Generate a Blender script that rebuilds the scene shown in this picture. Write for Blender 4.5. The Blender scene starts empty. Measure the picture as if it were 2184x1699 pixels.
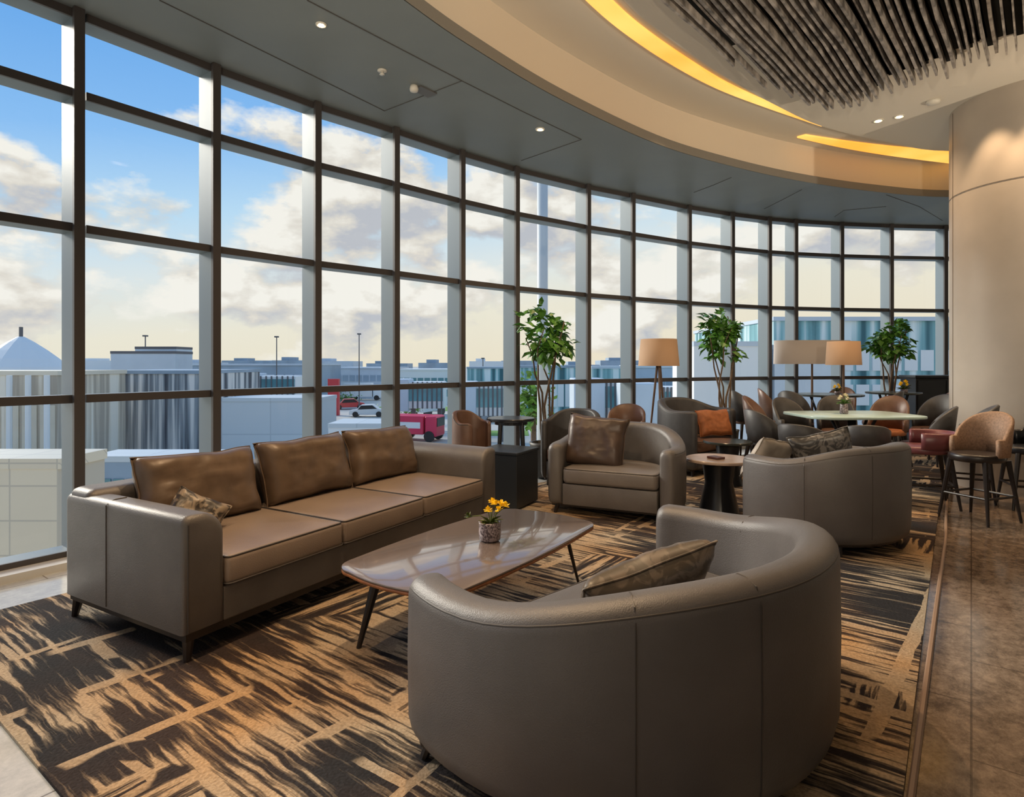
import bpy, bmesh, math, random
from mathutils import Vector, Matrix, noise
random.seed(7)
C = bpy.context.scene.collection
PI = math.pi
F, Y0, H, CX = 1300.0, 775.0, 1.4, 1092.0
def W(px, py, h=0.0):
    D = (H-h)*F/(py-Y0); return ((px-CX)/F*D, D)
def PX(px, D): return (px-CX)/F*D
def ZH(py, D): return H+(Y0-py)/F*D
# ------------------------------------------------------------------ materials
MATS = {}
def mat(name, col, rough=0.5, metal=0.0, var=0.0, vscale=8.0, bump=0.0, bscale=60.0, emit=None, estr=0.0, spec=None, trans=0.0, coat=0.0):
    if name in MATS: return MATS[name]
    m = bpy.data.materials.new(name); m.use_nodes = True
    nt = m.node_tree; b = nt.nodes['Principled BSDF']
    b.inputs['Base Color'].default_value = (*col, 1)
    b.inputs['Roughness'].default_value = rough
    b.inputs['Metallic'].default_value = metal
    if spec is not None: b.inputs['Specular IOR Level'].default_value = spec
    if coat: b.inputs['Coat Weight'].default_value = coat; b.inputs['Coat Roughness'].default_value = .07
    if trans: b.inputs['Transmission Weight'].default_value = trans
    if emit:
        b.inputs['Emission Color'].default_value = (*emit, 1); b.inputs['Emission Strength'].default_value = estr
    tc = nt.nodes.new('ShaderNodeTexCoord')
    if var > 0:
        n = nt.nodes.new('ShaderNodeTexNoise'); n.inputs['Scale'].default_value = vscale; n.inputs['Detail'].default_value = 6
        nt.links.new(tc.outputs['Object'], n.inputs['Vector'])
        r = nt.nodes.new('ShaderNodeValToRGB')
        r.color_ramp.elements[0].position = .3; r.color_ramp.elements[1].position = .7
        r.color_ramp.elements[0].color = (*[c*(1-var) for c in col], 1); r.color_ramp.elements[1].color = (*[min(1, c*(1+var)) for c in col], 1)
        nt.links.new(n.outputs['Fac'], r.inputs['Fac']); nt.links.new(r.outputs['Color'], b.inputs['Base Color'])
    if bump > 0:
        n2 = nt.nodes.new('ShaderNodeTexNoise'); n2.inputs['Scale'].default_value = bscale; n2.inputs['Detail'].default_value = 4
        nt.links.new(tc.outputs['Object'], n2.inputs['Vector'])
        bp = nt.nodes.new('ShaderNodeBump'); bp.inputs['Strength'].default_value = bump; bp.inputs['Distance'].default_value = .01
        nt.links.new(n2.outputs['Fac'], bp.inputs['Height']); nt.links.new(bp.outputs['Normal'], b.inputs['Normal'])
    MATS[name] = m; return m
leather = mat('taupe_leather', (.118,.106,.099), .42, var=.14, vscale=5, bump=.2, bscale=220, spec=.6)
leather2 = mat('grey_brown_leather', (.094,.086,.085), .42, var=.14, vscale=4, bump=.2, bscale=260, spec=.65)
seat_lit = mat('lit_seat_leather', (.26,.20,.16), .33, var=.1, vscale=4, bump=.18, bscale=180, spec=.65)  # lighter than the shell: window light on the seat tops put into the colour
seatg = mat('grey_seat_leather', (.17,.148,.132), .36, var=.1, vscale=4, bump=.18, bscale=180, spec=.6)
piping = mat('piping_leather', (.05,.042,.038), .5)
satin = mat('bronze_satin', (.120,.080,.053), .40, var=.22, vscale=7, bump=.2, bscale=10, metal=.05)
darkw = mat('espresso_wood', (.018,.013,.012), .35, var=.2, vscale=20)
black = mat('black_lacquer', (.010,.011,.014), .3)
darkbox = mat('charcoal_laminate', (.016,.02,.026), .45)
walnut_edge = mat('walnut_edge', (.30,.11,.04), .35, var=.3, vscale=30)
brownl = mat('cognac_leather', (.155,.085,.058), .40, var=.15, vscale=9)
tanl = mat('tan_weave', (.29,.175,.11), .6, var=.25, vscale=60, bump=.2, bscale=120)
orange = mat('orange_fabric', (.36,.12,.04), .6, var=.2, vscale=20)
redseat = mat('dusty_rose_vinyl', (.15,.045,.05), .35, var=.1)
greyf = mat('slate_fabric', (.055,.053,.055), .5, var=.15, vscale=12)
whitetop = mat('pale_green_white_top', (.44,.57,.52), .2, var=.08, vscale=4)
browntop = mat('pinkish_brown_top', (.42,.32,.26), .2, var=.12, vscale=6)
darktop = mat('dark_green_top', (.04,.045,.04), .2)
frame_l = mat('aluminium_grey', (.165,.215,.255), .42, metal=.1)
frame_d = mat('bronze_frame', (.064,.057,.057), .42)
soffitm = mat('grey_soffit', (.20,.23,.235), .5, var=.04, vscale=2)
lipm = mat('grey_lip', (.22,.215,.20), .5)
beige = mat('beige_plaster', (.75,.66,.54), .7)
cream = mat('cream_plaster', (.80,.75,.66), .75)
columnm = mat('column_panel', (.43,.38,.33), .36, var=.05, vscale=3)
green = mat('leaf_green', (.075,.21,.025), .4, var=.45, vscale=9)
bark = mat('bark', (.14,.09,.055), .8, var=.3, vscale=30)
potm = mat('pot_dark', (.05,.045,.04), .5)
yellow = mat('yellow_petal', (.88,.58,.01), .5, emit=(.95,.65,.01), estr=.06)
leafd = mat('flower_leaf', (.10,.13,.02), .5)
chrome = mat('chrome', (.6,.6,.6), .2, metal=1)
grille = mat('white_plastic', (.7,.68,.62), .5)
warmemit = mat('lamp_emitter', (1,.8,.5), .5, emit=(1,.72,.4), estr=14)
slatm = mat('slat_grey', (.34,.31,.285), .5, var=.7, vscale=9, bump=.5, bscale=25)
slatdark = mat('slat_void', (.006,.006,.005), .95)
shadem = mat('linen_shade', (.44,.28,.17), .8, bump=.1, bscale=200, emit=(.9,.5,.25), estr=.02)
shadew = mat('pale_linen_shade', (.45,.41,.39), .8, emit=(.9,.75,.6), estr=.02)
def glow_mat():
    m = bpy.data.materials.new('cove_glow'); m.use_nodes = True; nt = m.node_tree; N = nt.nodes; L = nt.links; b = N['Principled BSDF']
    tc = N.new('ShaderNodeTexCoord'); n = N.new('ShaderNodeTexNoise'); n.inputs['Scale'].default_value = .9; L.new(tc.outputs['Object'], n.inputs['Vector'])
    r = N.new('ShaderNodeValToRGB'); r.color_ramp.elements[0].position = .35; r.color_ramp.elements[1].position = .65
    r.color_ramp.elements[0].color = (.95,.35,.03,1); r.color_ramp.elements[1].color = (1,.54,.12,1)
    L.new(n.outputs['Fac'], r.inputs['Fac']); L.new(r.outputs['Color'], b.inputs['Emission Color']); b.inputs['Emission Strength'].default_value = 1.3
    b.inputs['Base Color'].default_value = (.6,.4,.2,1); return m
coveglow = glow_mat()
def fabric_pattern(name, c1, c2, sc):
    m = bpy.data.materials.new(name); m.use_nodes = True; nt = m.node_tree; b = nt.nodes['Principled BSDF']
    tc = nt.nodes.new('ShaderNodeTexCoord'); n = nt.nodes.new('ShaderNodeTexNoise'); n.inputs['Scale'].default_value = sc
    n.inputs['Distortion'].default_value = 2.5; n.inputs['Detail'].default_value = 3
    r = nt.nodes.new('ShaderNodeValToRGB'); r.color_ramp.elements[0].position = .45; r.color_ramp.elements[1].position = .55
    r.color_ramp.elements[0].color = (*c1,1); r.color_ramp.elements[1].color = (*c2,1)
    nt.links.new(tc.outputs['Object'], n.inputs['Vector']); nt.links.new(n.outputs['Fac'], r.inputs['Fac']); nt.links.new(r.outputs['Color'], b.inputs['Base Color'])
    b.inputs['Roughness'].default_value = .38; return m
patf = fabric_pattern('marbled_cushion', (.075,.06,.045), (.14,.11,.085), 9)
patf2 = fabric_pattern('camouflage_cushion', (.04,.032,.025), (.28,.22,.16), 9)
patf3 = fabric_pattern('grey_cushion', (.05,.047,.045), (.17,.155,.14), 9)
potglass = fabric_pattern('mercury_glass', (.10,.075,.085), (.45,.38,.40), 40)
def coffee_top_mat():
    return mat('coffee_top', (.165,.132,.12), .24, var=.05, vscale=3, coat=1.0)

def carpet_mat():
    m = bpy.data.materials.new('abstract_carpet'); m.use_nodes = True; nt = m.node_tree; N = nt.nodes; L = nt.links; b = N['Principled BSDF']
    b.inputs['Roughness'].default_value = .95; b.inputs['Specular IOR Level'].default_value = .1
    tc = N.new('ShaderNodeTexCoord')
    mp = N.new('ShaderNodeMapping'); mp.inputs['Rotation'].default_value = (0,0,math.radians(-53)); L.new(tc.outputs['Object'], mp.inputs['Vector'])
    wn = N.new('ShaderNodeTexNoise'); wn.inputs['Scale'].default_value = 6; wn.inputs['Detail'].default_value = 4; L.new(mp.outputs[0], wn.inputs['Vector'])
    wm = N.new('ShaderNodeVectorMath'); wm.operation = 'MULTIPLY_ADD'; wm.inputs[1].default_value = (.03,.03,0); L.new(wn.outputs['Color'], wm.inputs[0]); L.new(mp.outputs[0], wm.inputs[2])
    def math_(op, a, bb, val=None):
        n = N.new('ShaderNodeMath'); n.operation = op; L.new(a, n.inputs[0])
        if bb is not None: L.new(bb, n.inputs[1])
        else: n.inputs[1].default_value = val
        return n.outputs[0]
    def ramp2(src, p0, p1, v0=0, v1=1):
        r = N.new('ShaderNodeValToRGB'); r.color_ramp.elements[0].position = p0; r.color_ramp.elements[1].position = p1
        r.color_ramp.elements[0].color = (v0,v0,v0,1); r.color_ramp.elements[1].color = (v1,v1,v1,1); L.new(src, r.inputs['Fac']); return r.outputs['Color']
    def nz(s, seed, scl, det=4, ro=.55):
        q = N.new('ShaderNodeMapping'); q.inputs['Scale'].default_value = s; q.inputs['Location'].default_value = (seed,seed*.3,0); L.new(wm.outputs[0], q.inputs['Vector'])
        n = N.new('ShaderNodeTexNoise'); n.inputs['Scale'].default_value = scl; n.inputs['Detail'].default_value = det; n.inputs['Roughness'].default_value = ro; L.new(q.outputs[0], n.inputs['Vector']); return n.outputs['Fac']
    # long strokes across the rug, a few along it, density drifting slowly
    a = nz((13,.75,1), 3, 1.9); a2 = nz((26,1.6,1), 5, 1.9); c = nz((.8,12,1), 9, 1.9)
    dens = nz((1,1,1), 21, 1.0, 2, .5); sel = ramp2(nz((1,1,1), 33, .9, 1), .585, .60)
    am = N.new('ShaderNodeMix'); am.data_type = 'FLOAT'; am.inputs[0].default_value = .38; L.new(a, am.inputs[2]); L.new(a2, am.inputs[3])
    mx = N.new('ShaderNodeMix'); mx.data_type = 'FLOAT'; L.new(sel, mx.inputs[0]); L.new(am.outputs[0], mx.inputs[2]); L.new(c, mx.inputs[3])
    d2 = N.new('ShaderNodeMath'); d2.operation = 'MULTIPLY_ADD'; d2.inputs[1].default_value = .55; d2.inputs[2].default_value = -.285; L.new(dens, d2.inputs[0])
    sv_ = math_('ADD', mx.outputs[0], d2.outputs[0])
    rp = N.new('ShaderNodeValToRGB'); L.new(sv_, rp.inputs['Fac']); r_ = rp.color_ramp.elements
    r_[0].position = .46; r_[0].color = (0,0,0,1); r_[1].position = .545; r_[1].color = (1,1,1,1); q = r_.new(.485); q.color = (.15,.15,.15,1); q = r_.new(.515); q.color = (.34,.34,.34,1)
    # angular cream outlines: two sets of offset bar lines, broken by noise
    def bars(w, h, off, rot, ms, seed, thr):
        q = N.new('ShaderNodeMapping'); q.inputs['Rotation'].default_value = (0,0,rot); q.inputs['Location'].default_value = (seed,seed*.7,0); L.new(wm.outputs[0], q.inputs['Vector'])
        br = N.new('ShaderNodeTexBrick'); br.inputs['Scale'].default_value = 1.0; br.inputs['Mortar Size'].default_value = ms; br.inputs['Mortar Smooth'].default_value = 0
        br.inputs['Brick Width'].default_value = w; br.inputs['Row Height'].default_value = h; br.offset = off; br.squash = .6; br.squash_frequency = 3; br.offset_frequency = 2
        br.inputs['Color1'].default_value = (0,0,0,1); br.inputs['Color2'].default_value = (0,0,0,1); br.inputs['Mortar'].default_value = (.9,.9,.9,1); L.new(q.outputs[0], br.inputs['Vector'])
        return math_('MULTIPLY', br.outputs['Color'], ramp2(nz((1,1,1), seed, 1.6, 2), thr, thr+.02))
    b1 = bars(.78, .52, .37, .06, .030, 2.3, .53); b2 = bars(1.1, .71, .61, -.05, .020, 7.1, .55)
    mxx = math_('MAXIMUM', math_('MAXIMUM', b1, b2), rp.outputs['Color'])
    fine = N.new('ShaderNodeTexNoise'); fine.inputs['Scale'].default_value = 90; fine.inputs['Detail'].default_value = 3; L.new(tc.outputs['Object'], fine.inputs['Vector'])
    tint = N.new('ShaderNodeTexNoise'); tint.inputs['Scale'].default_value = 1.0; tint.inputs['Detail'].default_value = 3; L.new(tc.outputs['Object'], tint.inputs['Vector'])
    tr = N.new('ShaderNodeValToRGB'); tr.color_ramp.elements[0].position = .38; tr.color_ramp.elements[1].position = .64
    tr.color_ramp.elements[0].color = (.40,.34,.26,1); tr.color_ramp.elements[1].color = (.44,.27,.135,1); L.new(tint.outputs['Fac'], tr.inputs['Fac'])
    dk = N.new('ShaderNodeValToRGB'); dk.color_ramp.elements[0].position = .4; dk.color_ramp.elements[1].position = .6
    dk.color_ramp.elements[0].color = (.026,.027,.032,1); dk.color_ramp.elements[1].color = (.042,.028,.024,1); L.new(tint.outputs['Fac'], dk.inputs['Fac'])
    mc = N.new('ShaderNodeMix'); mc.data_type = 'RGBA'; L.new(mxx, mc.inputs[0]); L.new(dk.outputs['Color'], mc.inputs[6]); L.new(tr.outputs['Color'], mc.inputs[7])
    fm = N.new('ShaderNodeMapRange'); fm.inputs[3].default_value = .45; fm.inputs[4].default_value = 1.5; L.new(fine.outputs['Fac'], fm.inputs[0])
    mm = N.new('ShaderNodeVectorMath'); mm.operation = 'SCALE'; L.new(mc.outputs[2], mm.inputs[0]); L.new(fm.outputs[0], mm.inputs['Scale'])
    L.new(mm.outputs[0], b.inputs['Base Color'])
    bp = N.new('ShaderNodeBump'); bp.inputs['Strength'].default_value = .5; bp.inputs['Distance'].default_value = .01; L.new(fine.outputs['Fac'], bp.inputs['Height']); L.new(bp.outputs[0], b.inputs['Normal'])
    return m
def marble_mat():
    m = bpy.data.materials.new('polished_marble'); m.use_nodes = True; nt = m.node_tree; N = nt.nodes; L = nt.links; b = N['Principled BSDF']
    tc = N.new('ShaderNodeTexCoord'); mp = N.new('ShaderNodeMapping'); mp.inputs['Rotation'].default_value = (0,0,math.radians(-53)); L.new(tc.outputs['Object'], mp.inputs['Vector'])
    def nz(sc, det, ro, di, s=(1,1,1)):
        q = N.new('ShaderNodeMapping'); q.inputs['Scale'].default_value = s; L.new(mp.outputs[0], q.inputs['Vector'])
        n = N.new('ShaderNodeTexNoise'); n.inputs['Scale'].default_value = sc; n.inputs['Detail'].default_value = det; n.inputs['Roughness'].default_value = ro; n.inputs['Distortion'].default_value = di; L.new(q.outputs[0], n.inputs['Vector']); return n
    n = nz(9, 12, .85, .2, (1,1.2,1))
    def ramp(c1, c2, p0=.36, p1=.66): 
        r = N.new('ShaderNodeValToRGB'); r.color_ramp.elements[0].position = p0; r.color_ramp.elements[1].position = p1
        r.color_ramp.elements[0].color = (*c1,1); r.color_ramp.elements[1].color = (*c2,1); L.new(n.outputs['Fac'], r.inputs['Fac']); return r
    r1 = ramp((.10,.068,.047), (.34,.255,.19), .41, .61); r2 = ramp((.42,.43,.43), (.62,.63,.62))
    se = N.new('ShaderNodeSeparateXYZ'); L.new(mp.outputs[0], se.inputs[0]); gt = N.new('ShaderNodeMath'); gt.operation = 'GREATER_THAN'; gt.inputs[1].default_value = .3; L.new(se.outputs['Y'], gt.inputs[0])
    zone = N.new('ShaderNodeMix'); zone.data_type = 'RGBA'; L.new(gt.outputs[0], zone.inputs[0]); L.new(r1.outputs[0], zone.inputs[6]); L.new(r2.outputs[0], zone.inputs[7])
    br = N.new('ShaderNodeTexBrick'); br.inputs['Scale'].default_value = 1; br.inputs['Brick Width'].default_value = .9; br.inputs['Row Height'].default_value = .6; br.inputs['Mortar Size'].default_value = .004
    br.inputs['Color1'].default_value = (1,1,1,1); br.inputs['Color2'].default_value = (.82,.82,.82,1); br.inputs['Mortar'].default_value = (.4,.37,.34,1); L.new(mp.outputs[0], br.inputs['Vector'])
    mx = N.new('ShaderNodeMix'); mx.data_type = 'RGBA'; mx.blend_type = 'MULTIPLY'; mx.inputs[0].default_value = 1; L.new(zone.outputs[2], mx.inputs[6]); L.new(br.outputs['Color'], mx.inputs[7])
    L.new(mx.outputs[2], b.inputs['Base Color']); b.inputs['Roughness'].default_value = .13
    return m
def striped_mat(name, c1, c2, c3, scale, axis='X'):
    m = bpy.data.materials.new(name); m.use_nodes = True; nt = m.node_tree; N = nt.nodes; L = nt.links; b = N['Principled BSDF']
    tc = N.new('ShaderNodeTexCoord'); q = N.new('ShaderNodeMapping'); q.inputs['Scale'].default_value = (scale, scale, .03*scale) if axis == 'X' else (.05*scale,.05*scale,scale)
    L.new(tc.outputs['Object'], q.inputs['Vector']); n = N.new('ShaderNodeTexNoise'); n.inputs['Scale'].default_value = 1; n.inputs['Detail'].default_value = 4; L.new(q.outputs[0], n.inputs['Vector'])
    r = N.new('ShaderNodeValToRGB'); r.color_ramp.elements[0].position = .38; r.color_ramp.elements[1].position = .6
    r.color_ramp.elements[0].color = (*c1,1); r.color_ramp.elements[1].color = (*c3,1); e = r.color_ramp.elements.new(.5); e.color = (*c2,1)
    L.new(n.outputs['Fac'], r.inputs['Fac']); L.new(r.outputs['Color'], b.inputs['Base Color']); b.inputs['Roughness'].default_value = .7; return m
def tile_mat(name, c1, c2, cm, w, h, ms=.02):
    m = bpy.data.materials.new(name); m.use_nodes = True; nt = m.node_tree; N = nt.nodes; L = nt.links; b = N['Principled BSDF']
    tc = N.new('ShaderNodeTexCoord'); se = N.new('ShaderNodeSeparateXYZ'); L.new(tc.outputs['Object'], se.inputs[0]); ad = N.new('ShaderNodeMath'); ad.operation = 'ADD'; L.new(se.outputs['Y'], ad.inputs[0]); L.new(se.outputs['Z'], ad.inputs[1])
    cb_ = N.new('ShaderNodeCombineXYZ'); L.new(se.outputs['X'], cb_.inputs[0]); L.new(ad.outputs[0], cb_.inputs[1])
    br = N.new('ShaderNodeTexBrick'); br.inputs['Scale'].default_value = 1; br.offset = 0; br.inputs['Brick Width'].default_value = w; br.inputs['Row Height'].default_value = h; br.inputs['Mortar Size'].default_value = ms
    br.inputs['Color1'].default_value = (*c1,1); br.inputs['Color2'].default_value = (*c2,1); br.inputs['Mortar'].default_value = (*cm,1); L.new(cb_.outputs[0], br.inputs['Vector'])
    L.new(br.outputs['Color'], b.inputs['Base Color']); b.inputs['Roughness'].default_value = .6; return m
def glass_mat():
    m = bpy.data.materials.new('window_glass'); m.use_nodes = True; nt = m.node_tree; N = nt.nodes; L = nt.links
    for n in list(N): N.remove(n)
    o = N.new('ShaderNodeOutputMaterial'); t = N.new('ShaderNodeBsdfTransparent'); t.inputs[0].default_value = (.95,.98,.985,1)
    g = N.new('ShaderNodeBsdfGlossy'); g.inputs['Roughness'].default_value = .02; mx = N.new('ShaderNodeMixShader'); mx.inputs[0].default_value = .03
    L.new(t.outputs[0], mx.inputs[1]); L.new(g.outputs[0], mx.inputs[2]); L.new(mx.outputs[0], o.inputs[0]); return m
glass = glass_mat()
# ------------------------------------------------------------------ geometry helpers
def mk(name, verts, faces, m, parent=None, smooth=False, bevel=0, seg=3, autosmooth=None):
    me = bpy.data.meshes.new(name); me.from_pydata([tuple(v) for v in verts], [], faces); me.update()
    bm = bmesh.new(); bm.from_mesh(me); bmesh.ops.recalc_face_normals(bm, faces=bm.faces); bm.to_mesh(me); bm.free()
    o = bpy.data.objects.new(name, me); C.objects.link(o)
    if m: me.materials.append(m)
    if parent: o.parent = parent
    if smooth:
        for p in me.polygons: p.use_smooth = True
    if bevel:
        md = o.modifiers.new('b', 'BEVEL'); md.width = bevel; md.segments = seg; md.limit_method = 'ANGLE'
        for p in me.polygons: p.use_smooth = True
        wn = o.modifiers.new('w', 'WEIGHTED_NORMAL')
    return o
class MB:
    def __init__(s): s.v = []; s.f = []
    def add(s, v, f):
        n = len(s.v); s.v += [tuple(x) for x in v]; s.f += [tuple(i+n for i in q) for q in f]
    def box(s, c, d, rz=0, M=None):
        x, y, z = [k/2 for k in d]; vs = [Vector((a*x, b*y, e*z)) for a in (-1,1) for b in (-1,1) for e in (-1,1)]
        R = M or Matrix.Rotation(rz, 3, 'Z')
        vs = [R @ v + Vector(c) for v in vs]
        s.add(vs, [(0,1,3,2),(4,6,7,5),(0,4,5,1),(2,3,7,6),(0,2,6,4),(1,5,7,3)])
    def tube(s, pts, rs, n=10, cap=True, flat=1.0):
        pts = [Vector(p) for p in pts]
        if not isinstance(rs, (list, tuple)): rs = [rs]*len(pts)
        rings = []; up = Vector((0,0,1))
        for i, p in enumerate(pts):
            d = (pts[min(i+1, len(pts)-1)] - pts[max(i-1, 0)]).normalized()
            a = up if abs(d.z) < .95 else Vector((1,0,0))
            e1 = d.cross(a).normalized(); e2 = d.cross(e1).normalized()
            rings.append([p + (e1*math.cos(2*PI*k/n) + e2*math.sin(2*PI*k/n)*flat)*rs[i] for k in range(n)])
        s.rings(rings, True, cap)
    def rings(s, rings, closed=True, cap=True):
        n = len(rings[0]); v = [p for r in rings for p in r]; f = []
        for i in range(len(rings)-1):
            for k in range(n if closed else n-1):
                k2 = (k+1) % n; f.append((i*n+k, i*n+k2, (i+1)*n+k2, (i+1)*n+k))
        if cap: f.append(tuple(range(n))); f.append(tuple((len(rings)-1)*n+k for k in range(n)))
        s.add(v, f)
    def lathe(s, prof, c=(0,0,0), n=24, sx=1, sy=1, cap=True):
        s.rings([[(c[0]+r*math.cos(2*PI*k/n)*sx, c[1]+r*math.sin(2*PI*k/n)*sy, c[2]+z) for k in range(n)] for r, z in prof], True, cap)
    def build(s, name, m, parent=None, smooth=False, bevel=0, seg=3): return mk(name, s.v, s.f, m, parent, smooth, bevel, seg)
def thing(name, label, cat, loc=(0,0,0), rz=0, group=None):
    o = bpy.data.objects.new(name, None); C.objects.link(o); o.location = loc; o.rotation_euler = (0,0,rz)
    o.empty_display_size = .1
    o['label'] = label; o['category'] = cat
    if group: o['group'] = group
    return o
def tag(o, label, cat, group=None):
    o['label'] = label; o['category'] = cat
    if group: o['group'] = group
    return o
def struct(o, label=None):
    o['kind'] = 'structure'
    if label: o['label'] = label
    return o
def box(name, c, d, m, parent=None, rz=0, bevel=0, seg=3, M=None):
    b = MB(); b.box((0,0,0), d, 0, None); o = b.build(name, m, parent, bevel=bevel, seg=seg); o.location = c
    if M is not None: o.rotation_euler = M
    else: o.rotation_euler = (0,0,rz)
    return o
def inset_ring(outl, d):
    n = len(outl); cx = sum(p[0] for p in outl)/n; cy = sum(p[1] for p in outl)/n; r = []
    for i, p in enumerate(outl):
        a, b = outl[i-1], outl[(i+1) % n]; t = Vector((b[0]-a[0], b[1]-a[1])); 
        if t.length < 1e-9: r.append(p); continue
        t.normalize(); nn = Vector((-t.y, t.x))
        if nn.dot(Vector((cx-p[0], cy-p[1]))) < 0: nn = -nn
        r.append((p[0]+nn.x*d, p[1]+nn.y*d))
    return r
def slab(outl, z0, z1, r, mp=lambda x, y, z: (x, y, z), k=4, crown=0, bottom=True):
    rings = []
    for i in range(k+1):
        a = PI/2*i/k; rings.append((r*(1-math.sin(a)), z0+r*(1-math.cos(a)))) if bottom else None
    if not bottom: rings.append((0, z0))
    for i in range(k+1):
        a = PI/2*i/k; rings.append((r*(1-math.cos(a)), z1-r+r*math.sin(a)))
    R = []
    for d, z in rings:
        o = inset_ring(outl, d); R.append([mp(x, y, z) for x, y in o])
    if crown:
        last = R[-1]; cx = sum(p[0] for p in last)/len(last); cy = sum(p[1] for p in last)/len(last)
        for s in (.85,.65,.4,.15): R.append([(cx+(p[0]-cx)*s, cy+(p[1]-cy)*s, z1+crown*(1-s*s)) for p in last])
    b = MB(); b.rings(R)
    return b
def rrect(w, h, r, n=6, cx=0, cy=0, bulge=0):
    pts = []
    for sx, sy, a0 in ((1,1,0),(-1,1,90),(-1,-1,180),(1,-1,270)):
        for i in range(n+1):
            a = math.radians(a0+90*i/n); pts.append((cx+sx*(w/2-r)+r*math.cos(a), cy+sy*(h/2-r)+r*math.sin(a)))
    if bulge:
        out = []
        for i in range(len(pts)):
            a, b = pts[i], pts[(i+1) % len(pts)]; out.append(a)
            L = math.hypot(b[0]-a[0], b[1]-a[1])
            if L > .2:
                for t in (.2,.4,.6,.8):
                    q = (a[0]+(b[0]-a[0])*t, a[1]+(b[1]-a[1])*t); k = 4*t*(1-t)*bulge
                    n_ = Vector((b[1]-a[1], -(b[0]-a[0]))).normalized(); out.append((q[0]+n_.x*k, q[1]+n_.y*k))
        pts = out
    return pts
def leg_tube(name, p0, p1, r0, r1, m, parent, n=10):
    b = MB(); b.tube([p0, p1], [r0, r1], n); return b.build(name, m, parent, smooth=False)
def pillow(name, loc, rot, w, h, t, m, label, group=None, seed=0, wr_=1.0):
    n = 24; v = []; f = []
    for side in (1, -1):
        for j in range(n+1):
            for i in range(n+1):
                a = -1+2*i/n; b = -1+2*j/n
                pin = 1-.06*(1-(abs(a))**2)*abs(b)**4 ; pin2 = 1-.06*(1-(abs(b))**2)*abs(a)**4
                x = a*w/2*pin2; z = b*h/2*pin
                e = max(0,(1-a**6))*max(0,(1-b**6)); y = side*t/2*e**.6
                wr = noise.noise(Vector((a*2.0+seed, b*2.0, seed*1.7)))*.16 + noise.noise(Vector((a*6+seed, b*6, side)))*.07
                y += side*wr*t*.6*e*wr_
                x += noise.noise(Vector((b*1.5, seed, 3)))*.025*w
                z += noise.noise(Vector((a*1.6, seed, 8)))*.05*h*wr_
                v.append((x, -y, z))
    N1 = (n+1)**2
    for s in range(2):
        for j in range(n):
            for i in range(n):
                q = [s*N1+j*(n+1)+i, s*N1+j*(n+1)+i+1, s*N1+(j+1)*(n+1)+i+1, s*N1+(j+1)*(n+1)+i]; f.append(tuple(q))
    me = bpy.data.meshes.new(name); me.from_pydata(v, [], f)
    bm = bmesh.new(); bm.from_mesh(me); bmesh.ops.remove_doubles(bm, verts=bm.verts, dist=.0008); bmesh.ops.recalc_face_normals(bm, faces=bm.faces)
    for q in bm.faces: q.smooth = True
    bm.to_mesh(me); bm.free(); me.materials.append(m)
    o = bpy.data.objects.new(name, me); C.objects.link(o); o.location = loc; o.rotation_euler = rot
    tag(o, label, 'cushion', group)
    pts = []
    for i in range(4*n):
        k = i//n; s = -1+2*(i % n)/n
        a, b = [(s,-1),(1,s),(-s,1),(-1,-s)][k]
        pin = 1-.06*(1-(abs(a))**2)*abs(b)**4 ; pin2 = 1-.06*(1-(abs(b))**2)*abs(a)**4
        pts.append((a*w/2*pin2+noise.noise(Vector((b*1.5, seed, 3)))*.025*w, 0, b*h/2*pin+noise.noise(Vector((a*1.6, seed, 8)))*.05*h*wr_))
    pts.append(pts[0]); pb = MB(); pb.tube(pts, .005, 6, cap=False); pb.build('piping', m, o, smooth=True)
    return o
# ------------------------------------------------------------------ camera
cam = bpy.data.cameras.new('camera'); co = bpy.data.objects.new('camera', cam); C.objects.link(co)
cam.sensor_width = 36; cam.lens = 36*F/2184; cam.shift_y = -(849.5-Y0)/2184; cam.clip_end = 3000; cam.clip_start = .05
co.location = (0,0,H); co.rotation_euler = (PI/2,0,0); bpy.context.scene.camera = co
try:
    bpy.context.scene.view_settings.view_transform = 'Standard'
except Exception: pass
# ------------------------------------------------------------------ window wall curve
SOF = 3.9
raw = [(180,20),(470,138),(685,218),(852,272),(992,320),(1108,355),(1260,393),(1355,412),(1475,437),(1567,452),(1646,462),(1702,467),(1800,473),(1906,477),(2022,480)]
P = []
for x, y in raw:
    D = F*(SOF-H)/(Y0-y); P.append(((x-CX)/F*D, D))
pre = [(-5.55,-1.9),(-5.35,-.95),(-5.05,-.03),(-4.66,.85),(-4.2,1.7),(-3.68,2.55)]
dd = (P[0][0]-.60, P[0][1]-.80)
pre.append(dd)
P = pre + P + [(8.75,10.86),(9.75,10.82),(10.75,10.7)]
NP = len(P)
def nrm_out(i):
    a = P[max(0,i-1)]; b = P[min(NP-1,i+1)]; t = Vector((b[0]-a[0], b[1]-a[1])).normalized(); return Vector((-t.y, t.x)), t
TR = [.0+.06, 1.15, 2.36, 3.31]
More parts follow.
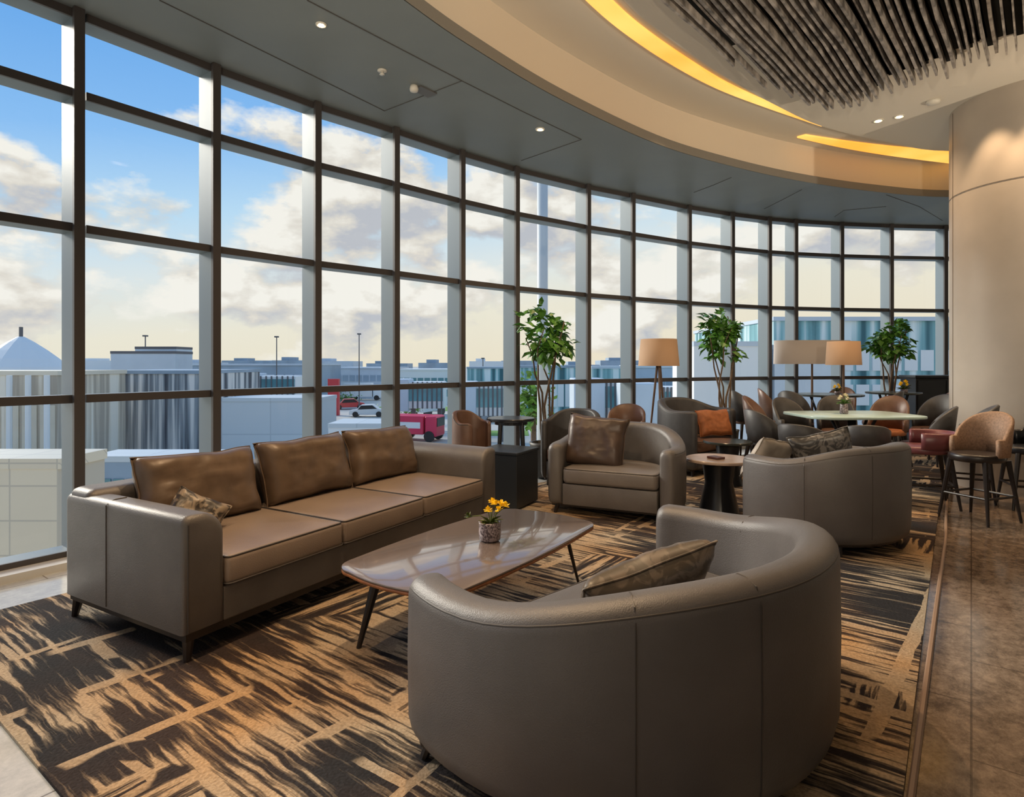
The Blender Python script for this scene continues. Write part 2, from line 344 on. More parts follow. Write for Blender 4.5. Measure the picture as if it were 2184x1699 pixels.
for i in range(NP-1):
    w = bpy.data.objects.new('window_%d' % (i+1), None); C.objects.link(w); w['kind'] = 'structure'
    n0, t0 = nrm_out(i); n1, t1 = nrm_out(i+1)
    a = Vector(P[i]); b = Vector(P[i+1])
    ang = math.atan2(t0.y, t0.x)
    c = a + n0*.14 - t0*.03
    box('mullion', (c.x, c.y, SOF/2), (.05,.24,SOF), frame_l, w, ang)
    c = a + n0*.012 - t0*.03
    box('mullion_cap', (c.x, c.y, SOF/2), (.066,.035,SOF-.004), frame_d, w, ang)
    ga = a + n0*.25; gb = b + n1*.25
    mk('pane', [(ga.x,ga.y,0),(gb.x,gb.y,0),(gb.x,gb.y,SOF),(ga.x,ga.y,SOF)], [(0,1,2,3)], glass, w)
    ia = a + n0*.155 ; ib = b + n1*.155; d = ib-ia; L = d.length-.055; mid = (ia+ib)/2; an = math.atan2(d.y, d.x)
    nn = Vector((-d.y, d.x)).normalized()
    for z in TR+[SOF-.03]:
        box('transom', (mid.x, mid.y, z), (L,.19,.05), frame_l, w, an)
        m2 = mid - nn*.10
        box('transom_cap', (m2.x, m2.y, z), (L,.02,.058), frame_d, w, an)
sv = []; sf = []
for i in range(NP):
    n0, _ = nrm_out(i); a = Vector(P[i])-n0*.10; b = Vector(P[i])+n0*.3
    sv += [(a.x,a.y,0),(a.x,a.y,.05),(b.x,b.y,.05),(b.x,b.y,0)]
for i in range(NP-1):
    for k in range(4): sf.append((i*4+k, i*4+(k+1)%4, (i+1)*4+(k+1)%4, (i+1)*4+k))
struct(mk('trim_1', sv, sf, mat('sill_stone', (.62,.61,.58), .3)))
# ------------------------------------------------------------------ floor
fl = []
for i in range(NP):
    n0, _ = nrm_out(i); a = Vector(P[i])+n0*.35; fl.append((a.x, a.y))
poly = fl + [(11,-4),(-5.9,-4)]
n = len(poly)
struct(mk('floor', [(x,y,0) for x,y in poly]+[(x,y,-.3) for x,y in poly], [tuple(range(n)), tuple(range(2*n-1,n-1,-1))]+[(k,(k+1)%n,(k+1)%n+n,k+n) for k in range(n)], marble_mat()))
u = Vector((.6,.8)); v_ = Vector((.8,-.6))
def uv(a, b): q = u*a+v_*b; return (q.x, q.y)
cp = [uv(.70,-.15), uv(.70,-4.37), uv(2.0,-4.37)]
for i in range(8, NP-2):
    n0, _ = nrm_out(i); a = Vector(P[i])-n0*.62; cp.append((a.x, a.y))
cp += [(8.5,9.3),(7.4,9.0),(6.0,8.3),(4.9,6.95)]
n = len(cp); cb = MB(); cb.add([(x,y,.014) for x,y in cp]+[(x,y,.001) for x,y in cp], [tuple(range(n))]+[(k,(k+1)%n,(k+1)%n+n,k+n) for k in range(n)])
tag(cb.build('carpet', carpet_mat()), 'brown and tan abstract streaked carpet under the lounge seating', 'carpet')
eb = MB(); eb.tube([(*uv(.70,-.15),.008),(*uv(3,-.15),.008),(*uv(6,-.15),.008),(*uv(8.5,-.2),.008)], .012, 6); 
struct(eb.build('trim_2', mat('carpet_edge', (.30,.20,.14), .5)))
# ------------------------------------------------------------------ ceiling
def smooth_curve(pts, k=6):
    out = []
    n = len(pts)
    for i in range(n-1):
        p0 = Vector(pts[max(0,i-1)]); p1 = Vector(pts[i]); p2 = Vector(pts[i+1]); p3 = Vector(pts[min(n-1,i+2)])
        for j in range(k):
            t = j/k; q = .5*((2*p1)+(-p0+p2)*t+(2*p0-5*p1+4*p2-p3)*t*t+(-p0+3*p1-3*p2+p3)*t**3); out.append((q.x,q.y))
    out.append(tuple(pts[-1])); return out
def Wc(px, py, z): D = (z-H)*F/(Y0-py); return ((px-CX)/F*D, D)
edge = [(-4.2,-4),(-3.7,-2),(-3.1,-.2),(-2.3,1.5),(-1.55,2.85)] + [Wc(x,y,SOF) for x,y in ((860,0),(1020,110),(1200,215),(1400,307),(1550,352),(1700,385),(1860,408),(2024,420))]
edge += [(8.2,8.9),(11,8.6)]
edge = smooth_curve(edge)
out = []
for i in range(NP):
    n0, _ = nrm_out(i); a = Vector(P[i])+n0*.3; out.append((a.x,a.y))
sp = [(-6.1,-4)] + out + [(11,10.9)] + edge[::-1]
def ngon_prism(pts, z0, z1):
    n = len(pts); bm = bmesh.new(); vs = [bm.verts.new((x,y,z0)) for x,y in pts]; f = bm.faces.new(vs)
    r = bmesh.ops.extrude_face_region(bm, geom=[f]); 
    for e in r['geom']:
        if isinstance(e, bmesh.types.BMVert): e.co.z = z1
    bmesh.ops.recalc_face_normals(bm, faces=bm.faces)
    bmesh.ops.triangulate(bm, faces=[f for f in bm.faces if len(f.verts) > 4])
    return bm
def from_bm(bm, name, m, parent=None):
    me = bpy.data.meshes.new(name); bm.to_mesh(me); bm.free(); me.materials.append(m); o = bpy.data.objects.new(name, me); C.objects.link(o)
    if parent: o.parent = parent
    return o
struct(from_bm(ngon_prism(sp, SOF, SOF+.08), 'ceiling_soffit', soffitm))
fv = []; ff = []
CE = 4.42
for i, p in enumerate(edge):
    a = edge[max(0,i-1)]; b = edge[min(len(edge)-1,i+1)]; t = Vector((b[0]-a[0], b[1]-a[1])).normalized(); nn = Vector((-t.y,t.x))
    prof = [(.0,SOF-.002),(.0,SOF+.10),(.05,SOF+.105),(.05,CE),(.12,CE),(.12,SOF+.09)]
    for o_, z in prof: q = Vector(p)+nn*(o_-.012); fv.append((q.x,q.y,z))
m_ = 6
for i in range(len(edge)-1):
    for k in range(m_-1): ff.append((i*m_+k, i*m_+k+1, (i+1)*m_+k+1, (i+1)*m_+k))
fa = struct(mk('ceiling_fascia', fv, ff, beige)); fa.data.materials.append(lipm)
for p in fa.data.polygons:
    if max(fa.data.vertices[i].co.z for i in p.vertices) < SOF+.11: p.material_index = 1
offe = []
for i, p in enumerate(edge):
    a = edge[max(0,i-1)]; b = edge[min(len(edge)-1,i+1)]; t = Vector((b[0]-a[0], b[1]-a[1])).normalized(); nn = Vector((-t.y,t.x)); q = Vector(p)+nn*.11; offe.append((q.x,q.y))
struct(from_bm(ngon_prism(offe+[(11,-4)], CE, CE+.12), 'ceiling', cream))
disc = [(0.6,-3),(-.5,-1.2),(-.75,.4),(-.6,1.8),(-.2,3.0),(.35,4.1)] + [Wc(x,y,4.36) for x,y in ((1330,0),(1400,62),(1480,120),(1560,172),(1650,222),(1750,268),(1880,300),(2024,322))] + [(7.8,8.2),(9.4,7.0),(10,4.5),(9.5,1),(7.5,-2),(4,-3.5)]
disc = smooth_curve(disc+[disc[0]])[:-1]
struct(from_bm(ngon_prism(disc, 4.36, CE+.005), 'ceiling_disc', cream))
def cove(o_pts, i_pts, z, label, zi=None):
    o_ = smooth_curve([Wc(x,y,z) for x,y in o_pts]); i_ = smooth_curve([Wc(x,y,z) for x,y in i_pts]); n = min(len(o_), len(i_))
    v = [(p[0],p[1],z) for p in o_]+[(p[0],p[1],z) for p in i_]+[(p[0],p[1],z+.03) for p in o_]+[(p[0],p[1],z+.03) for p in i_]
    f = []
    for k in range(n-1):
        f += [(k,k+1,n+k+1,n+k),(2*n+k,2*n+k+1,3*n+k+1,3*n+k),(k,k+1,2*n+k+1,2*n+k),(n+k,n+k+1,3*n+k+1,3*n+k)]
    f += [(0,n,3*n,2*n),(n-1,2*n-1,4*n-1,3*n-1)]
    tag(mk('cove_light', v, f, coveglow), label, 'ceiling light', 'glowing cove lights')
cove([(1130,-120),(1248,0),(1330,70),(1430,137),(1530,190),(1640,232),(1752,270)], [(1190,-120),(1300,0),(1370,62),(1460,125),(1550,180),(1650,226),(1753,268)], 4.39, 'long amber glowing cove arc beside the slatted ceiling feature')
cove([(1700,294),(1800,316),(1910,334),(2060,353)], [(1718,289),(1810,303),(1915,315),(2060,327)], 4.40, 'short amber glowing cove strip running into the round column')
seams = [[(340,0),(580,118),(820,236)],[(655,0),(820,86),(985,172)],[(985,172),(900,205),(820,236)],[(985,172),(1120,240),(1240,297)],[(1240,297),(1175,320),(1112,342)],[(1560,378),(1520,395),(1480,410)],[(1710,404),(1670,425),(1630,445)],[(1890,415),(1960,440),(2010,470)],[(1780,462),(1800,448),(1890,440)]]
sb = MB()
for s in seams: sb.tube([(*Wc(x,y,SOF),SOF-.001) for x,y in s], .005, 4)
struct(sb.build('trim_3', mat('seam_dark', (.07,.07,.07), .8)))
def downlight(px, py, z, label, r=.034, on=True, grp='ceiling downlights'):
    x, y = Wc(px, py, z); t = thing('downlight', label, 'ceiling light', (x,y,z), 0, grp)
    b = MB(); b.lathe([(r*1.35,0),(r*1.35,-.008),(r,-.010),(r*.95,-.002)], n=20, cap=False); b.build('trim_ring', grille, t, smooth=True)
    b = MB(); b.lathe([(r*.7,-.004),(r*.6,-.014),(.001,-.02)], n=16); b.build('bulb', warmemit, t, smooth=True); return (x,y,z)
d1 = downlight(685,52,SOF,'glowing soffit downlight nearest the camera', .03)
d2 = downlight(1152,275,SOF,'glowing soffit downlight farther along the grey soffit', .038)
d3 = downlight(1873,257,4.36,'left of the two glowing downlights below the slatted feature', .045)
d4 = downlight(1918,248,4.36,'right of the two glowing downlights below the slatted feature', .045)
x, y = Wc(815,150,SOF); t = thing('sprinkler', 'small white sprinkler head on grey soffit between downlights', 'sprinkler', (x,y,SOF))
b = MB(); b.lathe([(.04,0),(.04,-.008),(.02,-.012)], n=16); b.build('escutcheon', grille, t, smooth=True); b = MB(); b.lathe([(.015,-.01),(.012,-.03),(.022,-.034),(.022,-.038)], n=12); b.build('head', grille, t, smooth=True)
x, y = Wc(883,183,SOF); t = thing('emergency_light', 'white swivel sensor spot mounted beside small dark plate on soffit', 'sensor', (x,y,SOF), .9)
b = MB(); b.lathe([(.035,0),(.04,-.03),(.035,-.05),(.02,-.055)], n=16); b.build('head', grille, t, smooth=True); box('plate', (.13,0,-.006), (.2,.12,.012), mat('dark_plate', (.12,.12,.12), .5), t)
x, y = Wc(1990,215,4.36); b = MB(); b.lathe([(.07,0),(.065,-.03),(.03,-.045)], (x,y,4.36), 20); tag(b.build('smoke_detector', grille, smooth=True), 'round white smoke detector on ceiling next to column', 'smoke detector')
# ------------------------------------------------------------------ slatted feature
us = Vector((.66,.75)); vs_ = Vector((.75,-.66))
ft = thing('ceiling_baffle', 'large hanging feature of long dark grey wooden slats on the ceiling', 'ceiling feature', (3.2,4.2,4.30))
t_ = -2.20; sa = math.atan2(us.y, us.x); bkb = MB(); ks = 0
while t_ < 1.9:
    q = t_+2.20
    e_ = 5.7 + 1.75*math.sqrt(min(1,q/.5)) if q < .5 else 7.45-.25*(q-.5)
    s0, s1 = 1.2, e_+random.uniform(-.14,.10)
    h = random.uniform(.06,.11); wd = random.uniform(.012,.026); dz = random.uniform(-.05,.0)
    rg = []
    for j in range(17):
        s = s0+(s1-s0)*j/16; w_ = .016*noise.noise(Vector((s*1.1, ks*.35, 1))); z_ = .02*noise.noise(Vector((s*1.3, ks*.8, 5)))
        c_ = us*s+vs_*(t_+w_); zc = -.055+dz+z_
        rg.append([(c_.x-3.2+vs_.x*a*wd/2, c_.y-4.2+vs_.y*a*wd/2, zc+bb*h/2) for a, bb in ((-1,-1),(1,-1),(1,1),(-1,1))])
    sbm = MB(); sbm.rings(rg); sbm.build('slat', slatm, ft)
    st = random.uniform(.056,.082)
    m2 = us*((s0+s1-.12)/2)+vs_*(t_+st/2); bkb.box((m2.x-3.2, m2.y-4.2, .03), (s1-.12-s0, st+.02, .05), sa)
    t_ += st; ks += 1
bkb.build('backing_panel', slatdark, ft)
# ------------------------------------------------------------------ walls and column
b = MB(); b.box((2.5,-4.1,2.3), (18,.2,4.6)); struct(b.build('wall_back', cream))
b = MB(); b.box((11.1,3.4,2.3), (.2,15.2,4.6)); struct(b.build('wall_right', cream))
colr = .8; cc = (5.93,6.9)
b = MB(); b.lathe([(colr,0),(colr,3.335),(colr-.012,3.34),(colr-.012,3.352),(colr,3.357),(colr,4.36)], (*cc,0), 72); cl = b.build('column', columnm, smooth=True); struct(cl, 'large round beige panelled column at the right')
md = cl.modifiers.new('e','EDGE_SPLIT'); md.split_angle = math.radians(40)
sb = MB()
for a in (-100,-45,20,100,160):
    a = math.radians(a+2); sb.box((cc[0]+(colr)*math.cos(a), cc[1]+colr*math.sin(a), 2.18), (.006,.006,4.3), a)
struct(sb.build('trim_4', mat('joint', (.12,.09,.07), .6)))
# ------------------------------------------------------------------ SOFA
su = Vector((.5,.866)); sn = Vector((-.866,.5)); Np = Vector((-1.50,2.79)); SL, SD = 2.74, 1.10
sc_ = Np + su*SL/2 + sn*SD/2
sofa = thing('sofa', 'long taupe leather three seat sofa beside the curved windows', 'sofa', (sc_.x, sc_.y, .014), math.radians(60))
aw = .21
def arm_profile(s):
    pts = [(0,.13)]
    for i in range(5): a = PI-(PI/2)*i/4; pts.append((.04+.04*math.cos(a), .64+.04*math.sin(a)))
    for i in range(9): a = PI/2-(PI/2)*i/8; pts.append((aw-.12+.12*math.cos(a), .56+.12*math.sin(a)))
    pts.append((aw,.13)); return [((-SL/2+p[0]) if s < 0 else (SL/2-p[0]), p[1]) for p in pts]
for s in (-1,1):
    b = slab(arm_profile(s), -SD/2, SD/2, .035, mp=lambda x,y,z: (x, z, y), k=3); b.build('arm', leather, sofa, smooth=True).modifiers.new('e','EDGE_SPLIT').split_angle = math.radians(50)
box('backrest', (0, SD/2-.12, .42), (SL-.02,.23,.58), leather, sofa, bevel=.05)
box('seat_base', (0, -.02, .215), (SL-2*aw+.01, SD-.06, .17), leather, sofa, bevel=.01)
cw = (SL-2*aw)/3; CD = .86; cyy = -SD/2+CD/2-.01
for i in range(3):
    x = -SL/2+aw+cw*(i+.5)
    b = slab(rrect(cw-.006, CD, .03, 4, x, cyy), .30, .445, .028, k=3, crown=.018)
    c = b.build('seat_cushion', seat_lit, sofa, smooth=True)
    pb = MB(); o_ = inset_ring(rrect(cw-.006,CD,.03,4,x,cyy), .008); ring = [(p[0],p[1],.438) for p in o_]; pb.tube(ring+[ring[0]], .005, 6, cap=False)
    pb.build('piping', piping, c, smooth=True)
    o_ = rrect(cw-.006,CD+.005,.03,4,x,cyy); ring = [(p[0],p[1],.31) for p in o_]; pb = MB(); pb.tube(ring+[ring[0]], .005, 6, cap=False); pb.build('piping', piping, c, smooth=True)
box('plinth', (0,0,.112), (SL-.04,SD-.04,.035), darkw, sofa)
for sx in (-1,1):
    for sy in (-1,1):
        leg_tube('leg', (sx*(SL/2-.05), sy*(SD/2-.05), .115), (sx*(SL/2-.035), sy*(SD/2-.035), 0), .03, .017, darkw, sofa, 8)
sb = MB(); sb.tube([(-SL/2-.001, .12, .14),(-SL/2-.001, .12, .66),(-SL/2+.04, .12,.682),(-SL/2+.10, .12,.682)], .003, 5); sb.build('seam', piping, sofa)
sb = MB(); sb.tube([(-SL/2+.02, -SD/2+.002, .14),(-SL/2+.02,-SD/2+.002,.64)], .003, 5); sb.build('seam', piping, sofa)
def sofa_pt(x, y, z): q = sc_ + su*x + sn*y; return (q.x, q.y, z)
for i, (x, tilt, lab) in enumerate(((-.80,.03,'bronze satin back cushion on the sofa nearest the camera'),(-.0,-.02,'bronze satin back cushion in the middle of the sofa'),(.78,.03,'bronze satin back cushion at the far end of the sofa'))):
    pillow('cushion', sofa_pt(x, .21, .445+.212), (math.radians(-18), tilt, math.radians(60)), .76,.44,.25, satin, lab, 'bronze sofa cushions', seed=i*3.3+1, wr_=.8)
pillow('cushion', sofa_pt(-1.0, -.05, .56), (math.radians(-35), .45, math.radians(15)), .29,.24,.11, patf2, 'small mottled dark and tan cushion leaning by the near sofa arm', seed=9)
# ------------------------------------------------------------------ COFFEE TABLE
ct = thing('coffee_table', 'low coffee table with brown top and splayed dark legs', 'coffee table', (-.165,3.35,.014), math.atan2(1.15,.78))
TH = .42
def es(o, a=.7): o.modifiers.new('e','EDGE_SPLIT').split_angle = a
b = slab(rrect(1.48,.72,.13,8,bulge=.03), TH-.040, TH-.022, .006, k=2); es(b.build('table_top_edge', walnut_edge, ct, smooth=True))
b = slab(rrect(1.48,.72,.13,8,bulge=.03), TH-.022, TH-.012, .003, k=2); es(b.build('table_top', coffee_top_mat(), ct, smooth=True))
for sx in (-1,1):
    for sy in (-1,1): leg_tube('leg', (sx*.56, sy*.21, TH-.045), (sx*.64, sy*.27, 0), .028 if sx < 0 else .014, .012 if sx < 0 else .007, darkw, ct)
box('apron', (0,0,TH-.05), (1.05,.36,.022), darkw, ct)
fx, fy = W(1045,1153,TH)
fp = thing('flower_pot', 'small mottled glass pot of yellow flowers on the coffee table', 'flower pot', (fx,fy,TH+.002))
b = MB(); b.lathe([(.045,0),(.058,.01),(.062,.05),(.060,.09),(.064,.105),(.056,.105),(.05,.06),(.04,.03)], n=28); b.build('pot', potglass, fp, smooth=True)
def blossom(parent, p, r=.03, m=yellow, seed=0):
    rnd = random.Random(seed); b = MB()
    for k in range(16):
        a = rnd.uniform(0,2*PI); e = rnd.uniform(-.2,1.3); d = Vector((math.cos(a)*math.cos(e), math.sin(a)*math.cos(e), math.sin(e))); s = d.cross(Vector((0,0,1))).normalized()
        if s.length < .1: s = Vector((1,0,0))
        q = Vector(p); w_ = r*.32
        b.add([q, q+d*r*.6+s*w_, q+d*r, q+d*r*.6-s*w_], [(0,1,2,3)])
    b.lathe([(.001,-.003),(r*.35,0),(r*.3,r*.35),(.001,r*.45)], p, 8); return b.build('blossom', m, parent)
def flowers(parent, z0, spots, leaves, sc=1, bm=yellow, lm=leafd):
    for i, (x, y, z) in enumerate(spots):
        b = MB(); b.tube([(0,0,z0-.05*sc),(x*.4,y*.4,z0+(z-z0)*.5),(x,y,z)], .0025*sc, 5); b.build('stem', lm, parent)
        blossom(parent, (x,y,z), .030*sc, bm, seed=i)
    b = MB(); rnd = random.Random(4)
    for k in range(leaves):
        a = rnd.uniform(0,2*PI); L = rnd.uniform(.05,.11)*sc; e = rnd.uniform(.1,.9); d = Vector((math.cos(a)*math.cos(e), math.sin(a)*math.cos(e), math.sin(e))); s = Vector((-math.sin(a), math.cos(a), 0))*L*.2
        q = Vector((0,0,z0)); b.add([q, q+d*L*.5+s, q+d*L-Vector((0,0,L*.2)), q+d*L*.5-s], [(0,1,2,3)])
    b.build('foliage', lm, parent)
flowers(fp, .10, [(.03,0,.20),(.06,.02,.195),(.015,.03,.205),(.05,-.03,.175),(.085,0,.19),(-.01,.0,.165)], 20)
b = MB(); b.tube([(-.0,0,.10),(-.05,-.01,.14),(-.11,-.01,.135)], .003, 5); b.build('stem', leafd, fp); blossom(fp, (-.115,-.01,.135), .03, leafd, 33)
# ------------------------------------------------------------------ TUB CHAIRS
def tub(name, label, origin, facing, a, f, c, armh, backh, th, shellm, seatm, legm=darkw, seat_h=.43, z0=.085, group=None, seams=(), toe=.04, cat='armchair'):
    root = thing(name, label, cat, (origin[0], origin[1], .014), math.atan2(facing[0], -facing[1]), group)
    path = []
    for i in range(7): path.append((-a+toe*(1-i/6)**2, -f+(f)*i/6, 0.0))
    K = 34
    for i in range(1, K): th_ = PI*i/K; path.append((-a*math.cos(th_), c*math.sin(th_)**.92, math.sin(th_)))
    for i in range(7): path.append((a-toe*(i/6)**2, -f*i/6, 0.0))
    n = len(path)
    def section(i):
        p = Vector(path[i][:2]); t = (Vector(path[min(n-1,i+1)][:2])-Vector(path[max(0,i-1)][:2])).normalized(); nin = Vector((t.y,-t.x))
        s = path[i][2]; zt = armh+(backh-armh)*(s*s*(3-2*s)); return p, t, nin, zt
    def prof(zt, s=0.0):
        r = th*.42
        pr = [(.035,z0),(.012,z0+.02),(.0,z0+.07),(-.004,(z0+zt)/2)]
        for k in range(6): q = PI/2*k/5; pr.append((r-r*math.cos(q), zt-r+r*math.sin(q)))
        for k in range(6): q = PI/2*k/5; pr.append((th-r+r*math.sin(q), zt-r+r*math.cos(q)))
        pr += [(th,z0+.10),(th,z0)]
        return pr
    rings = []
    def addring(i, fwd=0, shrink=0):
        p, t, nin, zt = section(i); pr = prof(zt); cxp = th/2; czp = (zt+z0)/2; ring = []
        for o_, z in pr:
            oo = cxp+(o_-cxp)*(1-shrink*1.0); zz = z - shrink*.045*(1 if z > czp else -1)*abs(z-czp)/(zt-czp)*2
            q = p+nin*oo+t*fwd; ring.append((q.x,q.y,zz))
        rings.append(ring)
    addring(0,-.05,.55); addring(0,-.042,.28); addring(0,-.025,.1)
    for i in range(n): addring(i)
    addring(n-1,.025,.1); addring(n-1,.042,.28); addring(n-1,.05,.55)
    b = MB(); b.rings(rings); sh = b.build('backrest_shell', shellm, root, smooth=True); sh.modifiers.new('e','EDGE_SPLIT').split_angle = math.radians(55)
    pb = MB(); pts = []
    for i in range(n):
        p, t, nin, zt = section(i); q = p+nin*(th*.06); pts.append((q.x,q.y,zt-th*.27))
    pb.tube(pts, .0055, 6); 
    pb.build('piping', piping, root, smooth=True)
    ai = a-th-.004; ci = c-th-.004
    def dshape(a_, c_, f_, r=.06):
        pts = []
        K2 = 20
        pts += [(-a_+r, -f_), (-a_+r*.3, -f_+r*.3), (-a_, -f_+r)]
        for i in range(K2+1): q = PI*i/K2; pts.append((-a_*math.cos(q), c_*math.sin(q)))
        pts += [(a_, -f_+r), (a_-r*.3, -f_+r*.3), (a_-r, -f_)]
        for t in (.75,.5,.25): pts.append(((-a_+r)+(2*a_-2*r)*t, -f_))
        return pts
    ds = dshape(ai-toe, ci, f+.03, .02); b = slab(ds, z0+.01, seat_h-.145, .01, k=2); b.build('seat_base', shellm, root, smooth=True).modifiers.new('e','EDGE_SPLIT').split_angle=.7
    ds = dshape(ai-toe+.0, ci, f+.04, .05); b = slab(ds, seat_h-.14, seat_h, .03, k=3, crown=.015); sc = b.build('seat_cushion', seatm, root, smooth=True)
    pb = MB(); o_ = inset_ring(ds, .008); ring = [(p[0],p[1],seat_h-.008) for p in o_]; pb.tube(ring+[ring[0]], .005, 6, cap=False); pb.build('piping', piping, sc, smooth=True)
    pl = dshape(a-.05, c-.05, f-.03, .03); b = slab(pl, z0-.02, z0+.012, .004, k=1); b.build('plinth', legm, root)
    for x, y in ((-a+.12,-f+.04),(a-.12,-f+.04),(-a*.62,c*.62),(a*.62,c*.62)): leg_tube('leg', (x,y,z0), (x*1.05,y*1.05,0), .024, .015, legm, root, 8)
    for fr in seams:
        i = int(fr*(n-1)); p, t, nin, zt = section(i); sb = MB(); q = lambda o_, z: (p.x+nin.x*o_, p.y+nin.y*o_, z)
        sb.tube([q(.0,z0+.05),q(-.004,(z0+zt)/2),q(-.001,zt-th*.42),q(th*.12,zt-th*.1),q(th*.42,zt),q(th*.6,zt),q(th*.9,zt-th*.15),q(th,zt-th*.45)], .0028, 5); sb.build('seam', piping, root)
    return root
f1 = Vector((-.69,.73)).normalized()
tub('tub_loveseat', 'large curved taupe leather loveseat in the foreground seen from behind', (.42,2.53), f1, .88,.25,.82,.64,.755,.15, leather2, leather2, seat_h=.38, seams=(.2,.59,.70), cat='loveseat')
pillow('cushion', (.52,2.43,.50), (math.radians(-42), math.radians(13), math.radians(197)), .58,.38,.16, patf, 'marbled brown cushion inside the foreground curved loveseat', seed=5)
f2 = Vector((-.42,-.9)).normalized()
tub('tub_armchair', 'taupe leather barrel armchair facing camera at the end of the coffee table', (.97,5.66), f2, .62,.25,.62,.645,.80,.14, leather, seatg)
pillow('cushion', (.80,5.82,.655), (math.radians(-18), math.radians(4), math.radians(-22)), .58,.50,.20, mat('brown_satin',(.075,.047,.034),.4,var=.25,vscale=7,bump=.2,bscale=10,metal=.05), 'dark brown satin cushion on the barrel armchair facing camera', seed=13)
f3 = Vector((-.55,.83)).normalized()
tub('tub_armchair', 'taupe leather barrel armchair at right with its back turned to camera', (2.49,4.95), f3, .66,.25,.62,.67,.785,.14, leather2, seatg, seams=(.3,.62,.8))
pillow('cushion', (2.54,4.98,.66), (math.radians(-20), .25, math.radians(160)), .46,.40,.14, patf3, 'mottled grey cushion poking above the back of the right barrel armchair', 'cushions in the right armchair', seed=3)
pillow('cushion', (2.14,5.10,.60), (math.radians(-28), -.2, math.radians(215)), .45,.38,.13, mat('pale_cushion',(.3,.26,.22),.5,var=.2), 'paler cushion lying low in the right barrel armchair', 'cushions in the right armchair', seed=23)
# ------------------------------------------------------------------ side tables
t = thing('cube_table', 'charcoal box side table at the far end of the sofa', 'side table', (-.05,6.02,.014), math.radians(62))
box('body', (0,0,.27), (.46,.46,.50), darkbox, t, bevel=.006); box('top', (0,0,.535), (.48,.48,.03), darkbox, t, bevel=.008); box('plinth', (0,0,.012), (.40,.40,.024), black, t)
def pedestal(name, label, x, y, h, r, topm, basem, kind=0, cat='side table', group=None, rect=None, rot=.4):
    t = thing(name, label, cat, (x,y,.014), rot, group)
    if rect: b = slab(rrect(rect[0],rect[1],rect[2],8), h-.03, h, .006, k=2)
    else:
        b = MB(); b.lathe([(r-.012,h-.03),(r,h-.022),(r,h-.006),(r-.006,h)], n=40)
    es(b.build('table_top', topm, t, smooth=True))
    if kind == 0:
        b = MB(); b.lathe([(r*.62,0),(r*.60,.02),(r*.42,h*.55),(r*.5,h-.035)], n=28); es(b.build('pedestal', basem, t, smooth=True))
    elif kind == 1:
        for k in range(4): a = k*PI/2+.4; leg_tube('leg', (r*.62*math.cos(a), r*.62*math.sin(a), h-.03), (r*.85*math.cos(a), r*.85*math.sin(a), 0), .025, .014, basem, t)
        b = MB(); b.lathe([(r*.7,h-.07),(r*.7,h-.03)], n=24); b.build('apron', basem, t)
    elif kind == 2:
        b = MB(); b.lathe([(r*.55,0),(r*.55,.015),(.05,.03),(.04,h*.5),(.05,h-.03)], n=28); b.build('pedestal', basem, t, smooth=True)
        for k in range(4): a = k*PI/2+.4; bb = MB(); bb.tube([(.04*math.cos(a),.04*math.sin(a),h*.35),(r*.5*math.cos(a),r*.5*math.sin(a),h-.03)], .018, 8); bb.build('strut', basem, t)
    return t
pedestal('round_table', 'tall black round side table behind the charcoal box table', -.01,6.60,.80,.255, black, black, 1)
pedestal('round_table', 'round side table with pinkish brown top between the two barrel armchairs', 1.94,5.72,.50,.30, browntop, black, 0)
b = MB(); b.box((1.90,5.68,.525), (.10,.13,.02), .5); tag(b.build('tray', mat('wallet',(.09,.035,.03),.4), bevel=.004), 'dark brown folded leather tray on the brown topped side table', 'tray')
pedestal('round_table', 'low black topped round side table in front of the grey armchair', PX(1552,7.0),7.0,.50,.27, darktop, black, 0)
# ------------------------------------------------------------------ mid armchairs
def v2(x,y): return Vector((x,y)).normalized()
tub('tub_armchair', 'brown tub armchair behind the tall black round side table', (.66,6.92), v2(-.5,-.85), .34,.14,.34,.74,.86,.07, greyf, brownl)
tub('tub_armchair', 'brown tub armchair close to windows left of the tall black table', (-.42,6.76), v2(.7,-.5), .24,.08,.24,.74,.86,.05, brownl, brownl)
tub('tub_armchair', 'slate grey armchair holding an orange cushion by the floor lamp', (2.42,7.90), v2(.65,-.75), .54,.22,.50,.80,.93,.10, greyf, brownl)
pillow('cushion', (2.60,7.85,.64), (math.radians(-18),0,math.radians(20)), .5,.34,.14, orange, 'orange cushion on the slate grey armchair', seed=31)
